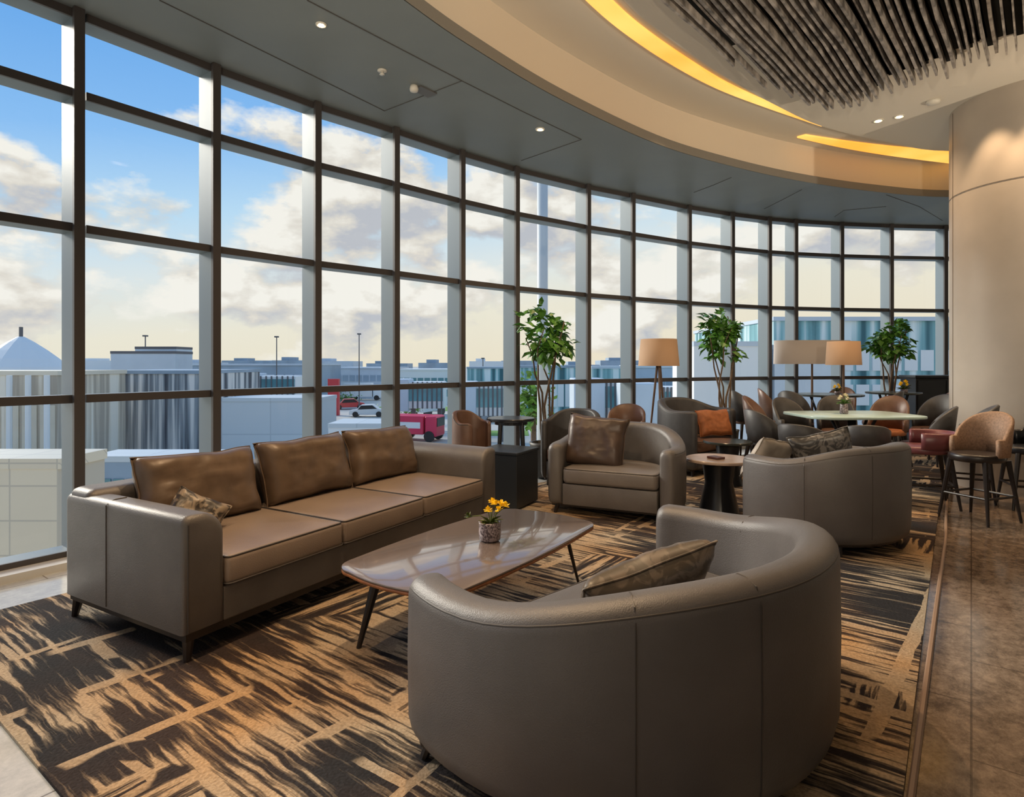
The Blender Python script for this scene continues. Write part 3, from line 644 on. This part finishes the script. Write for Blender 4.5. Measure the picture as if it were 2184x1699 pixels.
# ------------------------------------------------------------------ dining chairs and stools
def dchair(name, label, x, y, facing, seat_h, top_h, w, backm, seatm, legm=darkw, stool=False, group=None, cat='chair', zb=.014):
    root = thing(name, label, cat, (x,y,zb), math.atan2(facing[0], -facing[1]), group)
    R = w/2; K = 22; rings = []
    for i in range(K+1):
        an = math.radians(-20+220*i/K); s = max(0, math.sin(an)); zt = seat_h+.14+(top_h-seat_h-.14)*(s**.8); lean = .06*s
        zb_ = seat_h-.02
        def pt(r, z): 
            q = (z-zb_)/(top_h-zb_); rr = r+lean*q; return (-rr*math.cos(an), rr*.95*math.sin(an), z)
        rings.append([pt(R,zb_), pt(R+.004,(zt+zb_)/2), pt(R,zt-.012), pt(R-.018,zt), pt(R-.036,zt-.012), pt(R-.036,(zt+zb_)/2), pt(R-.036,zb_)])
    b = MB(); b.rings(rings); b.build('backrest', backm, root, smooth=True)
    ol = [(R*.93*math.cos(2*PI*k/28)*1.0, -.03+R*.98*math.sin(2*PI*k/28)) for k in range(28)]
    b = slab(ol, seat_h-.07, seat_h, .025, k=3, crown=.012); b.build('seat', seatm, root, smooth=True)
    for sx in (-1,1):
        for sy in (-1,1): leg_tube('leg', (sx*R*.66, sy*R*.66, seat_h-.06), (sx*R*.95, sy*R*.95, 0), .024, .012, legm, root, 8)
    if stool:
        zf = seat_h*.38; q = R*.84
        for p0, p1 in (((-q,-q),(q,-q)),((q,-q),(q,q)),((q,q),(-q,q)),((-q,q),(-q,-q))):
            b = MB(); b.tube([(*p0,zf),(*p1,zf)], .011, 8); b.build('foot_rail', legm, root)
    return root
T1 = (PX(1817,7.30),7.30)
def face(x, y, t): return v2(t[0]-x, t[1]-y)
g1 = 'chairs around the white dining table'
pedestal('dining_table', 'large rounded dining table with pale greenish white top and black pedestal', T1[0],T1[1],.785,.60, whitetop, black, 2, 'table', rect=(1.36,.98,.22), rot=.05)
for px, D, bm_, sm_, lab, th_ in ((1632,7.85,brownl,brownl,'brown backed chair at left side of the white dining table',.97),
    (1692,8.25,greyf,greyf,'slate chair tucked behind left of the white dining table',.92),
    (1785,8.2,greyf,brownl,'slate chair behind the flower vase on the white dining table',.95),
    (1893,8.2,brownl,orange,'brown chair with orange seat behind right of the white dining table',.95),
    (1978,6.86,greyf,redseat,'slate chair at the right front of the white dining table',.92),
    (1715,6.50,greyf,greyf,'black low chair in front of the white dining table',.76),
    (1640,7.12,greyf,greyf,'slate chair at the left front of the white dining table',.86),
    (1842,6.46,greyf,greyf,'black low chair in front of the vase side of the white dining table',.76)):
    x = PX(px,D); dchair('dining_chair', lab, x, D, face(x,D,T1), .50, th_, .48, bm_, sm_, group=g1)
x = PX(1990,8.45); dchair('dining_chair','dark armchair standing close to column behind dining table', x, 8.45, v2(-.9,-.3), .5,.96,.52, greyf, brownl)
x = PX(1335,8.1); dchair('dining_chair','cognac brown chair between first tree and floor lamp', x, 8.1, v2(-.3,-.9), .5,.84,.50, brownl, brownl)
T2 = (PX(1765,9.35),9.35); T3 = (5.85,9.35)
pedestal('dining_table', 'dark topped table under the wide lamp shade', T2[0],T2[1],.92,.50, darktop, black, 2, 'table')
pedestal('dining_table', 'dark topped far table holding a yellow flower bowl', T3[0],T3[1],.95,.38, darktop, black, 2, 'table')
g2 = 'chairs around the far dark tables'
for x, D, lab, m1 in ((4.16,9.6,'brown chair left of the table under the wide lamp shade',brownl),(5.35,9.95,'brown chair between the two dark far tables',brownl),(3.50,9.12,'slate chair by the middle tree near the windows',greyf),(4.14,8.87,'dark chair with its back to camera at the table under the wide lamp',greyf),(5.34,8.80,'slate chair with its back to camera between the dark far tables',greyf)):
    dchair('dining_chair', lab, x, D, face(x,D,T2), .56, 1.0, .46, m1, brownl, group=g2)
dchair('dining_chair','brown chair at the far table closest to column', 6.5, 9.3, v2(-.9,.3), .56,1.0,.48, brownl, brownl)
dchair('bar_stool','tan woven back counter stool at right with espresso legs', PX(2088,5.48),5.48, v2(-.85,-.3), .60,.965,.45, tanl, darkw, stool=True, cat='stool', zb=0)
dchair('bar_stool','counter stool with burgundy seat left of the tan woven stool', PX(1972,6.02),6.02, v2(-.9,.35), .58,.72,.50, redseat, redseat, stool=True, cat='stool')
dchair('bar_stool','black counter stool right behind the tan woven stool', PX(2066,6.3),6.3, v2(-.8,.5), .62,.985,.42, greyf, black, stool=True, cat='stool', zb=0)
dchair('bar_stool','black counter stool closest to the round column', 5.03,5.92, v2(-.8,.3), .60,.90,.42, black, black, stool=True, cat='stool', zb=0)
pw = mat('white_petal', (.8,.75,.55), .5)
lg = mat('fresh_leaf', (.10,.20,.04), .5)
def vase(x, y, z, label, h=.12, sc=1.0, bm=yellow, lm=leafd):
    t = thing('flower_vase', label, 'vase', (x,y,z)); b = MB(); b.lathe([(.05*sc,0),(.06*sc,.01),(.055*sc,h*.6),(.05*sc,h),(.042*sc,h),(.04*sc,.02)], n=20); b.build('vase', potglass, t, smooth=True)
    flowers(t, h, [(.04*sc,0,h+.10*sc),(-.04*sc,.02,h+.09*sc),(0,-.03*sc,h+.12*sc),(.07*sc,.03,h+.06*sc),(-.07*sc,0,h+.06*sc)], 24, 1.5*sc, bm, lm)
vase(PX(1800,7.3),7.3,.801,'glass vase with small greenery on the white dining table', .12, .8, pw, lg)
vase(T2[0]+.15,T2[1],.934,'yellow flower vase on table under the wide lamp', .05, .7)
vase(T3[0]+.1,T3[1]-.1,.964,'orange yellow flower bowl on the far table by column', .05, .9)
# ------------------------------------------------------------------ lamps
def lamp(px, D, ytop, ybot, rb, rt, label, m, sx=1, sy=1, tripod=True):
    x = PX(px,D); t = thing('floor_lamp', label, 'floor lamp', (x,D,.014)); zt = ZH(ytop,D); zb_ = ZH(ybot,D)
    if tripod:
        for k in range(3):
            a = k*2*PI/3+.5; leg_tube('leg', (.02*math.cos(a),.02*math.sin(a),zb_+.02), (.17*math.cos(a),.17*math.sin(a),0), .017, .012, mat('lamp_wood',(.13,.07,.04),.4), t)
        b = MB(); b.lathe([(.035,zb_),(.035,zb_+.05)], n=16); b.build('hub', darkw, t, smooth=True)
    else:
        b = MB(); b.lathe([(.16,0),(.16,.02),(.03,.035)], n=24); b.build('base', darkw, t, smooth=True)
        b = MB(); b.tube([(0,0,.03),(0,0,zb_+.05)], [.022,.016], 10); b.build('pole', mat('lamp_wood',(.13,.07,.04),.4), t)
    n = 36; rg = [[(r*math.cos(2*PI*k/n)*sx, r*math.sin(2*PI*k/n)*sy, z) for k in range(n)] for r, z in ((rb,zb_-.014),(rt,zt-.014),(rt-.008,zt-.014),(rb-.008,zb_-.014),(rb,zb_-.014))]
    b = MB(); b.rings(rg, True, False); b.build('lamp_shade', m, t, smooth=True)
    b = MB(); b.tube([(-rt*.98*sx,0,zt-.04),(rt*.98*sx,0,zt-.04)], .004, 6); b.build('shade_spider', chrome, t)
    b = MB(); b.tube([(0,0,zb_+.05),(0,0,zt-.04)], .006, 6); b.build('harp', chrome, t)
lamp(1405,8.65,723,780,.287,.252,'floor lamp with drum linen shade beside the slate armchair',shadem)
lamp(1732,10.0,726,776,.63,.62,'floor lamp with very wide pale grey oval shade near the windows',shadew, 1, .35, False)
lamp(1799,8.76,728,778,.235,.215,'floor lamp with tan drum shade overlapping the wide pale shade',shadem, tripod=False)
# ------------------------------------------------------------------ trees
def tree(px, D, ytop, ybot, wpx, label, seed, nl):
    rnd = random.Random(seed); x = PX(px,D); t = thing('potted_tree', label, 'potted plant', (x,D,.014), 0, 'potted trees along the windows')
    zt = ZH(ytop,D); zb = ZH(ybot,D); rw = wpx/2/F*D
    b = MB(); b.lathe([(.13,0),(.17,.02),(.20,.38),(.21,.42),(.18,.42),(.175,.36)], n=28); b.build('pot', potm, t, smooth=True)
    b = MB(); b.lathe([(.17,.34),(.01,.37)], n=20); b.build('soil', bark, t)
    for k in range(5):
        a = k*2*PI/5+rnd.uniform(0,.5); r0 = .05; q0 = Vector((r0*math.cos(a), r0*math.sin(a), .35)); pts = [q0]
        for j in range(1,7):
            s = j/6; rr = rw*.55*s*s + r0; pts.append(Vector((rr*math.cos(a+s*2.0)+rnd.uniform(-.02,.02), rr*math.sin(a+s*2.0)+rnd.uniform(-.02,.02), .35+(zb+(zt-zb)*(.35+.12*k)-.35)*s)))
        bb = MB(); bb.tube(pts, [.018-.0018*j for j in range(7)], 7); bb.build('trunk', bark, t, smooth=True)
    lb = MB(); cz = (zt+zb)/2; hz = (zt-zb)/2
    cl = []
    for k in range(22):
        q = Vector((rnd.uniform(-1,1), rnd.uniform(-1,1), rnd.uniform(-1,1))).normalized()*rnd.uniform(.3,.85); cl.append(q)
    for k in range(nl):
        q = cl[k % 22] + Vector((rnd.gauss(0,.15),rnd.gauss(0,.15),rnd.gauss(0,.13)))
        c = Vector((q.x*rw*1.0, q.y*rw*1.0, cz+q.z*hz*1.0))
        d = Vector((q.x+rnd.uniform(-.7,.7), q.y+rnd.uniform(-.7,.7), q.z*.4+rnd.uniform(-.7,.5))).normalized(); L = rnd.uniform(.10,.18)
        s = d.cross(Vector((rnd.uniform(-.4,.4),rnd.uniform(-.4,.4),1))).normalized()*L*rnd.uniform(.24,.32); nrm = s.cross(d).normalized()*L*.10
        lb.add([c, c+d*L*.28+s*.8-nrm*.3, c+d*L*.6+s, c+d*L-nrm*2, c+d*L*.6-s, c+d*L*.28-s*.8-nrm*.3, c+d*L*.5+nrm], [(0,1,6),(1,2,6),(2,3,6),(3,4,6),(4,5,6),(5,0,6)])
    lb.build('foliage', green, t, smooth=False)
tree(1165,7.50,648,790,122,'leafy potted tree nearest the camera behind the brown armchairs',1,340)
tree(1545,8.95,655,768,98,'leafy potted tree between the floor lamp and the wide lamp',2,380)
tree(1900,10.0,678,778,80,'leafy potted tree farthest away beside the round column',3,380)
x0, x1 = PX(1912,9.95), PX(2040,9.95); t = thing('sideboard', 'tall dark sideboard against the windows beside the column', 'cabinet', ((x0+x1)/2+.35,10.2,0))
box('body', (0,0,.59), (x1-x0,.4,1.14), black, t, bevel=.006); box('top', (0,0,1.185), (x1-x0+.04,.44,.04), darkbox, t, bevel=.006)
for s in (-.5,.5): box('door', (s*(x1-x0)*.48,-.205,.6), ((x1-x0)*.46,.02,1.05), darkbox, t, bevel=.004)
# ------------------------------------------------------------------ OUTSIDE
GZ = -5.0
gm = tile_mat('apron_concrete', (.54,.52,.47), (.49,.475,.43), (.40,.39,.37), 9, 9, .10)
b = MB(); b.box((100,620,GZ-.1), (1800,1200,.2)); struct(b.build('ground', gm), 'pale concrete ground far below the windows')
gp = MB(); gp.box((-13,86,GZ+.015), (13,8,.03)); gp.box((-1.5,56,GZ+.015), (6,4,.03)); g_ = gp.build('grass', mat('lawn',(.16,.30,.06),.9,var=.2,vscale=.6)); tag(g_, 'green grass strips between the roadways outside', 'grass'); g_['kind'] = 'stuff'
pale = mat('pale_blue_metal', (.50,.58,.66), .6, var=.06, vscale=.5); white = mat('white_paint', (.72,.76,.78), .6); creamw = mat('cream_render', (.70,.64,.52), .7, var=.1, vscale=.4)
bluew = mat('blue_grey_cladding', (.28,.37,.46), .6, var=.15, vscale=.3); teal = mat('teal_glass', (.10,.27,.31), .15, var=.4, vscale=.4); roofd = mat('dark_roof', (.12,.12,.13), .7)
roofp = tile_mat('panel_roof', (.52,.58,.62), (.56,.62,.65), (.44,.50,.54), 3.2, 2.2, .04)
ctile = tile_mat('cream_panels', (.62,.58,.48), (.57,.53,.44), (.44,.42,.37), 1.1, .8, .02)
redp = mat('red_panel', (.55,.04,.05), .5)
strip = striped_mat('striped_fence', (.05,.06,.08), (.27,.31,.34), (.72,.72,.70), 2.2); strip2 = striped_mat('ribbed_cream', (.42,.37,.30), (.66,.59,.47), (.82,.77,.66), 2.2)
tealm = striped_mat('mixed_glazing', (.03,.12,.15), (.20,.42,.46), (.70,.80,.82), 1.0)
def building(name, label, px0, px1, ytop, D, depth, m, rows=0, cols=0, wm=None, roof=None, ybot=None, cat='building', group=None, fr=(.15,.85)):
    xa, xb = PX(px0,D), PX(px1,D); zt = ZH(ytop,D); zb = GZ if ybot is None else ZH(ybot,D); w = xb-xa; h = zt-zb
    t = thing(name, label, cat, ((xa+xb)/2, D+depth/2, zb), 0, group)
    box('wall', (0,0,h/2), (w,depth,h), m, t)
    box('roof', (0,0,h+.12), (w*1.01,depth*1.02,.24), roof or m, t)
    for r in range(rows):
        for c in range(cols):
            box('window', (-w/2+w*(c+.5)/cols, -depth/2-.02, h*(fr[0]+(fr[1]-fr[0])*(r+.5)/rows)), (w/cols*.8,.08,h*(fr[1]-fr[0])/rows*.6), wm or teal, t)
    return t
building('terminal_wing','cream ribbed building under the white tent roof at far left',-420,122,800,34,6,strip2,1,14,creamw,roof=creamw)
building('terrace','cream panelled parapet block just below the windows at far left',-900,124,1000,14,1.6,ctile,0,0,roof=ctile)
building('terrace','pale blue panelled low roof behind the sofa',186,430,985,25,2.0,bluew,1,9,teal,roof=roofp)
x = PX(-5,42); t = thing('tent_roof','white domed tent canopy with finial at far left edge','canopy',(x,44,ZH(800,42))); b = MB(); hh = ZH(715,42)-ZH(800,42)
b.lathe([(3.2,0),(2.85,hh*.2),(2.3,hh*.42),(1.6,hh*.64),(.8,hh*.86),(.2,hh)], n=14); b.build('canopy', white, t, smooth=False); b = MB(); b.tube([(0,0,hh),(0,0,hh+.7)], .12, 8); b.build('finial', roofd, t)
for k, (px, lab) in enumerate(((20,'white slim column at left in front of the cream ribbed building'),(60,'white slim column in the middle of the three before the ribbed building'),(100,'white slim column at right in front of the cream ribbed building'))):
    x = PX(px,33.2); t = thing('tent_post',lab,'column',(x,33.2,GZ),0,'tent columns'); b = MB(); b.tube([(0,0,0),(0,0,ZH(800,33.2)-GZ)], .14, 8); b.build('shaft', white, t); box('base', (0,0,.2), (.5,.5,.4), white, t)
building('screened_building','building screened by vertical grey slats behind the sofa',184,426,797,42,10,strip,0,0,roof=bluew)
building('rooftop_hut','pale rooftop hut with flat dark roof above the slatted building',236,374,754,56,3,pale,0,0,roof=roofd)
building('plant_room','narrow dark roofed plant room on top of the hut',288,376,744,60,3,pale,0,0,roof=roofd)
building('warehouse','long blue grey warehouse beyond the second window bay',372,646,779,90,20,bluew,2,14,pale,roof=pale)
building('service_block','plain pale blue service block close behind the middle sofa cushion',474,680,856,40,4,roofp,0,0,roof=roofp)
building('service_block','low white roofed block beyond the fourth window bay',700,822,912,34,3,white,1,5,teal,roof=roofp)
building('shed','pale shed right of the warehouse',700,832,786,113,20,pale,2,9,bluew)
building('shed','white low shed with teal doors beyond the fifth bay',846,962,790,97,12,white,2,8,teal)
building('hangar','teal glazed hangar beyond the sixth bay',996,1100,786,80,12,tealm,1,8,white,roof=bluew)
building('hangar','teal glazed hangar behind the first potted tree',1108,1236,784,66,12,tealm,1,8,white,roof=bluew)
building('hangar','teal glazed block left of the floor lamp',1262,1345,786,55,8,tealm,1,6,white,roof=pale)
building('white_block','pale block behind the floor lamp pole',1356,1452,784,66,10,pale,2,6,bluew,roof=white)
building('white_block','large white block behind the middle potted tree',1480,1640,738,30,4,white,0,0,roof=pale)
building('glass_terminal','teal glass terminal building with white bands seen at right',1650,2200,684,37,16,tealm,3,16,white,roof=pale)
building('annex','pale blue annex in front of the glass terminal',1652,1790,745,30,5,pale,0,0,roof=white)
building('sign_panel','small red panel beyond the fourth window bay',699,722,812,75,.6,redp,cat='sign')
def jetbridge(px0, px1, ytop, D, label):
    xa, xb = PX(px0,D), PX(px1,D); zt = ZH(ytop,D); t = thing('jet_bridge', label, 'boarding bridge', ((xa+xb)/2,D,GZ)); w = xb-xa; h = zt-GZ
    box('tunnel', (0,0,h-1.3), (w,2.4,2.5), white, t, bevel=.1, seg=2); box('window_band', (0,-1.22,h-1.1), (w*.94,.06,1.5), teal, t); box('cab', (-w/2-.8,0,h-1.3), (2.2,3.2,3.0), pale, t, bevel=.1, seg=2)
    for k in range(8): box('rib', (-w/2+w*(k+.5)/8,-1.25,h-1.3), (.12,.1,2.5), roofd, t)
    for s in (-.35,.35): box('support_leg', (s*w,0,(h-2.5)/2), (.4,.4,h-2.5), roofd, t)
jetbridge(550,640,800,62,'white boarding bridge beyond the third bay')
jetbridge(870,950,812,58,'white boarding bridge beyond the fifth bay')
jetbridge(1010,1085,818,50,'white boarding bridge beyond the sixth bay')
jetbridge(1275,1345,812,44,'white boarding bridge left of the floor lamp')
jetbridge(1385,1450,822,40,'white boarding bridge behind the floor lamp')
rnd = random.Random(11)
pxx = -60; k = 0
while pxx < 1700:
    w = rnd.uniform(50,120); yt = rnd.uniform(768,778); m = rnd.choice([bluew,pale,white,bluew]); D = 190+(k%3)*34
    xa = PX(pxx,D); xb = PX(pxx+w,D); zt = ZH(yt,D)
    bb = MB(); bb.box(((xa+xb)/2,D,(zt+GZ)/2), (xb-xa,14,zt-GZ)); bb.box((xa+(xb-xa)*.3,D,zt+.5), ((xb-xa)*.25,8,1.0)); tag(bb.build('distant_building', m), 'low distant building on the hazy skyline', 'building', 'distant skyline buildings')
    pxx += w*rnd.uniform(.9,1.5); k += 1
def pole(px, D, ytop, r, label, m=roofd, name='light_pole'):
    x = PX(px,D); zt = ZH(ytop,D); t = thing(name,label,'pole',(x,D,GZ)); b = MB(); b.tube([(0,0,0),(0,0,zt-GZ)], [r,r*.7], 8); b.build('pole', m, t); box('lamp_head', (0,0,zt-GZ), (r*5,r*5,r*2), m, t)
pole(590,70,718,.08,'thin light pole seen through the third window bay')
pole(766,84,712,.09,'thin light pole seen through the fourth window bay')
pole(310,64.5,716,.08,'short mast above the dark roofed plant room')
pole(1030,96,764,.10,'distant lamp mast above the hangar')
x = PX(1157,13.5); b = MB(); b.tube([(x,13.5,GZ),(x,13.5,8)], .12, 14); tag(b.build('steel_mast', mat('pale_steel',(.50,.56,.60),.5), smooth=True), 'thick grey steel mast standing just outside behind the first tree', 'pole')
def car(px, py, ang, col, label, L=4.3, stripe=False):
    D = (H-GZ)*F/(py-Y0); x = PX(px,D); t = thing('car', label, 'car', (x,D,GZ), ang)
    m = mat('paint_'+label[:5], col, .3)
    prof = [(-.5,.25),(-.5,.62),(-.47,.72),(-.28,.78),(-.18,1.25),(.15,1.28),(.30,.85),(.46,.74),(.5,.6),(.5,.25)]
    b = MB(); b.rings([[(p[0]*L,y,p[1]*1.15) for p in prof] for y in (-.88,.88)]); b.build('body', m, t, bevel=.05, seg=2)
    b = MB(); pr = [(-.255,.80),(-.165,1.2),(.14,1.23),(.27,.86)]; b.rings([[(p[0]*L,y,p[1]*1.15) for p in pr] for y in (-.89,.89)]); b.build('side_window', black, t)
    for sx in (-.32,.32):
        for y in (-.85,.85): b = MB(); b.tube([(sx*L,y-.1,.34),(sx*L,y+.1,.34)], .34, 14); b.build('wheel', black, t)
def truck(px, py, ang, col, label, L=7, hgt=3.0, band=None):
    D = (H-GZ)*F/(py-Y0); x = PX(px,D); t = thing('truck', label, 'truck', (x,D,GZ), ang); m = mat('truck_'+label[:8], col, .4)
    box('cargo_box', (-.12*L,0,.6+hgt/2-.3), (L*.7,2.3,hgt-.6), m, t, bevel=.05, seg=1); box('cab', (L*.36,0,1.25), (L*.22,2.1,1.7), m if band else white, t, bevel=.15, seg=2); box('windscreen', (L*.475,0,1.6), (.04,1.7,.7), black, t)
    if band: box('stripe', (-.12*L,-1.16,.6+hgt/2-.3), (L*.6,.03,.5), band, t)
    for sx in (-.36,-.22,.34):
        for y in (-1.0,1.0): b = MB(); b.tube([(sx*L,y-.12,.45),(sx*L,y+.12,.45)], .45, 14); b.build('wheel', black, t)
car(745,872,.3,(.6,.05,.05),'red car parked beyond the fourth window bay')
truck(888,938,-.25,(.62,.03,.09),'crimson service truck with white side band beyond the fifth bay',4.6,2.1,white)
car(785,888,.1,(.7,.7,.7),'silver car parked beside the red car outside')
truck(912,886,1.2,(.72,.73,.74),'white box truck parked behind the crimson truck outside',6,2.9)
car(1015,900,.2,(.3,.32,.35),'grey car parked in front of the hangar')
truck(775,853,.1,(.75,.76,.76),'white box truck parked near the pale shed',7,3)
def shrub(px, D, ytop, w, h, label, seed):
    rnd = random.Random(seed); x = PX(px,D); zt = ZH(ytop,D); t = thing('tree', label, 'tree', (x,D,GZ)); b = MB(); b.tube([(0,0,0),(0,0,zt-GZ-.3)], .12, 8); b.build('trunk', bark, t)
    lb = MB()
    for k in range(500):
        q = Vector((rnd.gauss(0,.4),rnd.gauss(0,.4),rnd.gauss(0,.4))); c = Vector((q.x*w, q.y*w, zt-GZ-h/2+q.z*h)); d = Vector((rnd.uniform(-1,1),rnd.uniform(-1,1),rnd.uniform(-1,1))).normalized()*.3; s = d.cross(Vector((.3,.2,1))).normalized()*.12
        lb.add([c,c+d*.5+s,c+d,c+d*.5-s],[(0,1,2,3)])
    lb.build('foliage', mat('outdoor_leaf',(.14,.30,.04),.6,var=.3), t)
shrub(1138,26,828,.9,1.3,'small outdoor tree behind the first potted tree',5)
shrub(866,65,852,2.0,1.5,'round green tree beside parked vehicles outside',6)
shrub(735,98,842,2.4,1.4,'low green tree outside beyond the fourth bay',8)
# ------------------------------------------------------------------ WORLD
w = bpy.data.worlds.new('sky'); bpy.context.scene.world = w; w.use_nodes = True; nt = w.node_tree; N = nt.nodes; L = nt.links
for n_ in list(N): N.remove(n_)
o = N.new('ShaderNodeOutputWorld'); bg = N.new('ShaderNodeBackground'); L.new(bg.outputs[0], o.inputs[0])
tc = N.new('ShaderNodeTexCoord'); sp_ = N.new('ShaderNodeSeparateXYZ'); L.new(tc.outputs['Generated'], sp_.inputs[0])
az = N.new('ShaderNodeMath'); az.operation = 'MULTIPLY_ADD'; az.inputs[1].default_value = -.10; L.new(sp_.outputs['X'], az.inputs[0]); L.new(sp_.outputs['Z'], az.inputs[2])
zz = N.new('ShaderNodeMath'); zz.operation = 'MAXIMUM'; L.new(az.outputs[0], zz.inputs[0]); zz.inputs[1].default_value = 0
gr = N.new('ShaderNodeValToRGB'); L.new(zz.outputs[0], gr.inputs['Fac']); e = gr.color_ramp.elements
e[0].position = 0; e[0].color = (.82,.73,.57,1); e[1].position = .75; e[1].color = (.24,.42,.74,1)
for p_, c_ in ((.09,(.82,.77,.64)),(.17,(.71,.77,.78)),(.26,(.48,.69,.87)),(.36,(.25,.50,.86)),(.48,(.15,.39,.80))):
    q = e.new(p_); q.color = (*c_,1)
def nz(loc, scl, sc, det, rough=.55, dist=.0):
    mp = N.new('ShaderNodeMapping'); mp.inputs['Location'].default_value = loc; mp.inputs['Scale'].default_value = scl; L.new(tc.outputs['Generated'], mp.inputs['Vector'])
    n_ = N.new('ShaderNodeTexNoise'); n_.inputs['Scale'].default_value = sc; n_.inputs['Detail'].default_value = det; n_.inputs['Roughness'].default_value = rough; n_.inputs['Distortion'].default_value = dist; L.new(mp.outputs[0], n_.inputs['Vector']); return n_
c1 = nz((.3,.1,0),(1,1,1.9),4.4,12,.56); c2 = nz((.275,.1,.05),(1,1,1.9),4.4,9,.5)
msk = N.new('ShaderNodeValToRGB'); L.new(zz.outputs[0], msk.inputs['Fac']); me_ = msk.color_ramp.elements; me_[0].position = .0; me_[0].color = (.12,.12,.12,1); me_[1].position = .50; me_[1].color = (0.0,0.0,0.0,1)
for p_, c_ in ((.08,.26),(.13,.40),(.26,.38),(.33,.14),(.40,.05)):
    q = me_.new(p_); q.color = (c_,c_,c_,1)
ad = N.new('ShaderNodeMath'); ad.operation = 'MULTIPLY_ADD'; ad.inputs[1].default_value = .45; L.new(msk.outputs['Color'], ad.inputs[0]); L.new(c1.outputs['Fac'], ad.inputs[2])
cr = N.new('ShaderNodeValToRGB'); cr.color_ramp.elements[0].position = .60; cr.color_ramp.elements[1].position = .68; L.new(ad.outputs[0], cr.inputs['Fac'])
df = N.new('ShaderNodeMath'); df.operation = 'SUBTRACT'; L.new(c1.outputs['Fac'], df.inputs[0]); L.new(c2.outputs['Fac'], df.inputs[1])
sh = N.new('ShaderNodeValToRGB')
mr = N.new('ShaderNodeMapRange'); mr.inputs[1].default_value = -.10; mr.inputs[2].default_value = .10; L.new(df.outputs[0], mr.inputs[0]); L.new(mr.outputs[0], sh.inputs['Fac'])
sh.color_ramp.elements[0].position = .12; sh.color_ramp.elements[0].color = (.50,.51,.55,1); sh.color_ramp.elements[1].position = .75; sh.color_ramp.elements[1].color = (.90,.86,.79,1)
q = sh.color_ramp.elements.new(.45); q.color = (.73,.68,.61,1)
mix = N.new('ShaderNodeMix'); mix.data_type = 'RGBA'; L.new(cr.outputs['Color'], mix.inputs[0]); L.new(gr.outputs['Color'], mix.inputs[6]); L.new(sh.outputs['Color'], mix.inputs[7])
L.new(mix.outputs[2], bg.inputs['Color']); bg.inputs['Strength'].default_value = 1.08
# ------------------------------------------------------------------ LIGHTS
sl = bpy.data.lights.new('sun','SUN'); sl.energy = 4.4; sl.color = (1,.90,.76); sl.angle = .35; so = bpy.data.objects.new('sun', sl); C.objects.link(so)
so.rotation_euler = Vector((.80,-.48,-.42)).to_track_quat('-Z','Y').to_euler(); so.location = (-20,20,20)
def spot(x, y, z, e_, col=(1,.68,.39), size=math.radians(110), blend=.9, r=.03, rot=(0,0,0), name='ceiling_spot_and_fill'):
    l = bpy.data.lights.new(name, 'SPOT'); l.energy = e_; l.color = col; l.spot_size = size; l.spot_blend = blend; l.shadow_soft_size = r
    o = bpy.data.objects.new(name, l); C.objects.link(o); o.location = (x,y,z); o.rotation_euler = rot; return o
for x, y, e_ in ((d1[0],d1[1],90),(d2[0],d2[1],100)): spot(x,y,SOF-.05,e_)
for x, y, z in (d3, d4): spot(x,y,z-.05,60)
for x, y, e_ in ((-.5,3.3,320),(1.3,3.6,130),(.1,1.5,110),(-1.5,1.8,160),(2.0,6.6,130),(4.0,7.4,70),(5.6,8.4,70),(3.0,2.2,180),(4.6,3.2,190)): spot(x,y,4.28 if y < 7.6 else 4.3,e_)  # mostly warm interior fill, added under the ceiling without fixtures
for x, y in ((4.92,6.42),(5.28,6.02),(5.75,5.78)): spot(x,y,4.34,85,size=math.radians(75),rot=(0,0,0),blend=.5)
def up(x, y, z, tgt, e_, size=110):  # unseen upward spots, added out of view to brighten fascia and ceiling
    d = Vector(tgt)-Vector((x,y,z)); o = spot(x,y,z,e_,(1,.82,.60),math.radians(size),1.0,.05,(0,0,0),'added_uplight'); o.rotation_euler = d.to_track_quat('-Z','Y').to_euler()
up(1.2,-.8,2.3,(2.0,5.0,4.4),560,100)
up(6.8,3.4,2.2,(5.0,7.5,4.4),300,110)
up(-1.2,-1.2,2.3,(0,3.5,4.4),320,90)
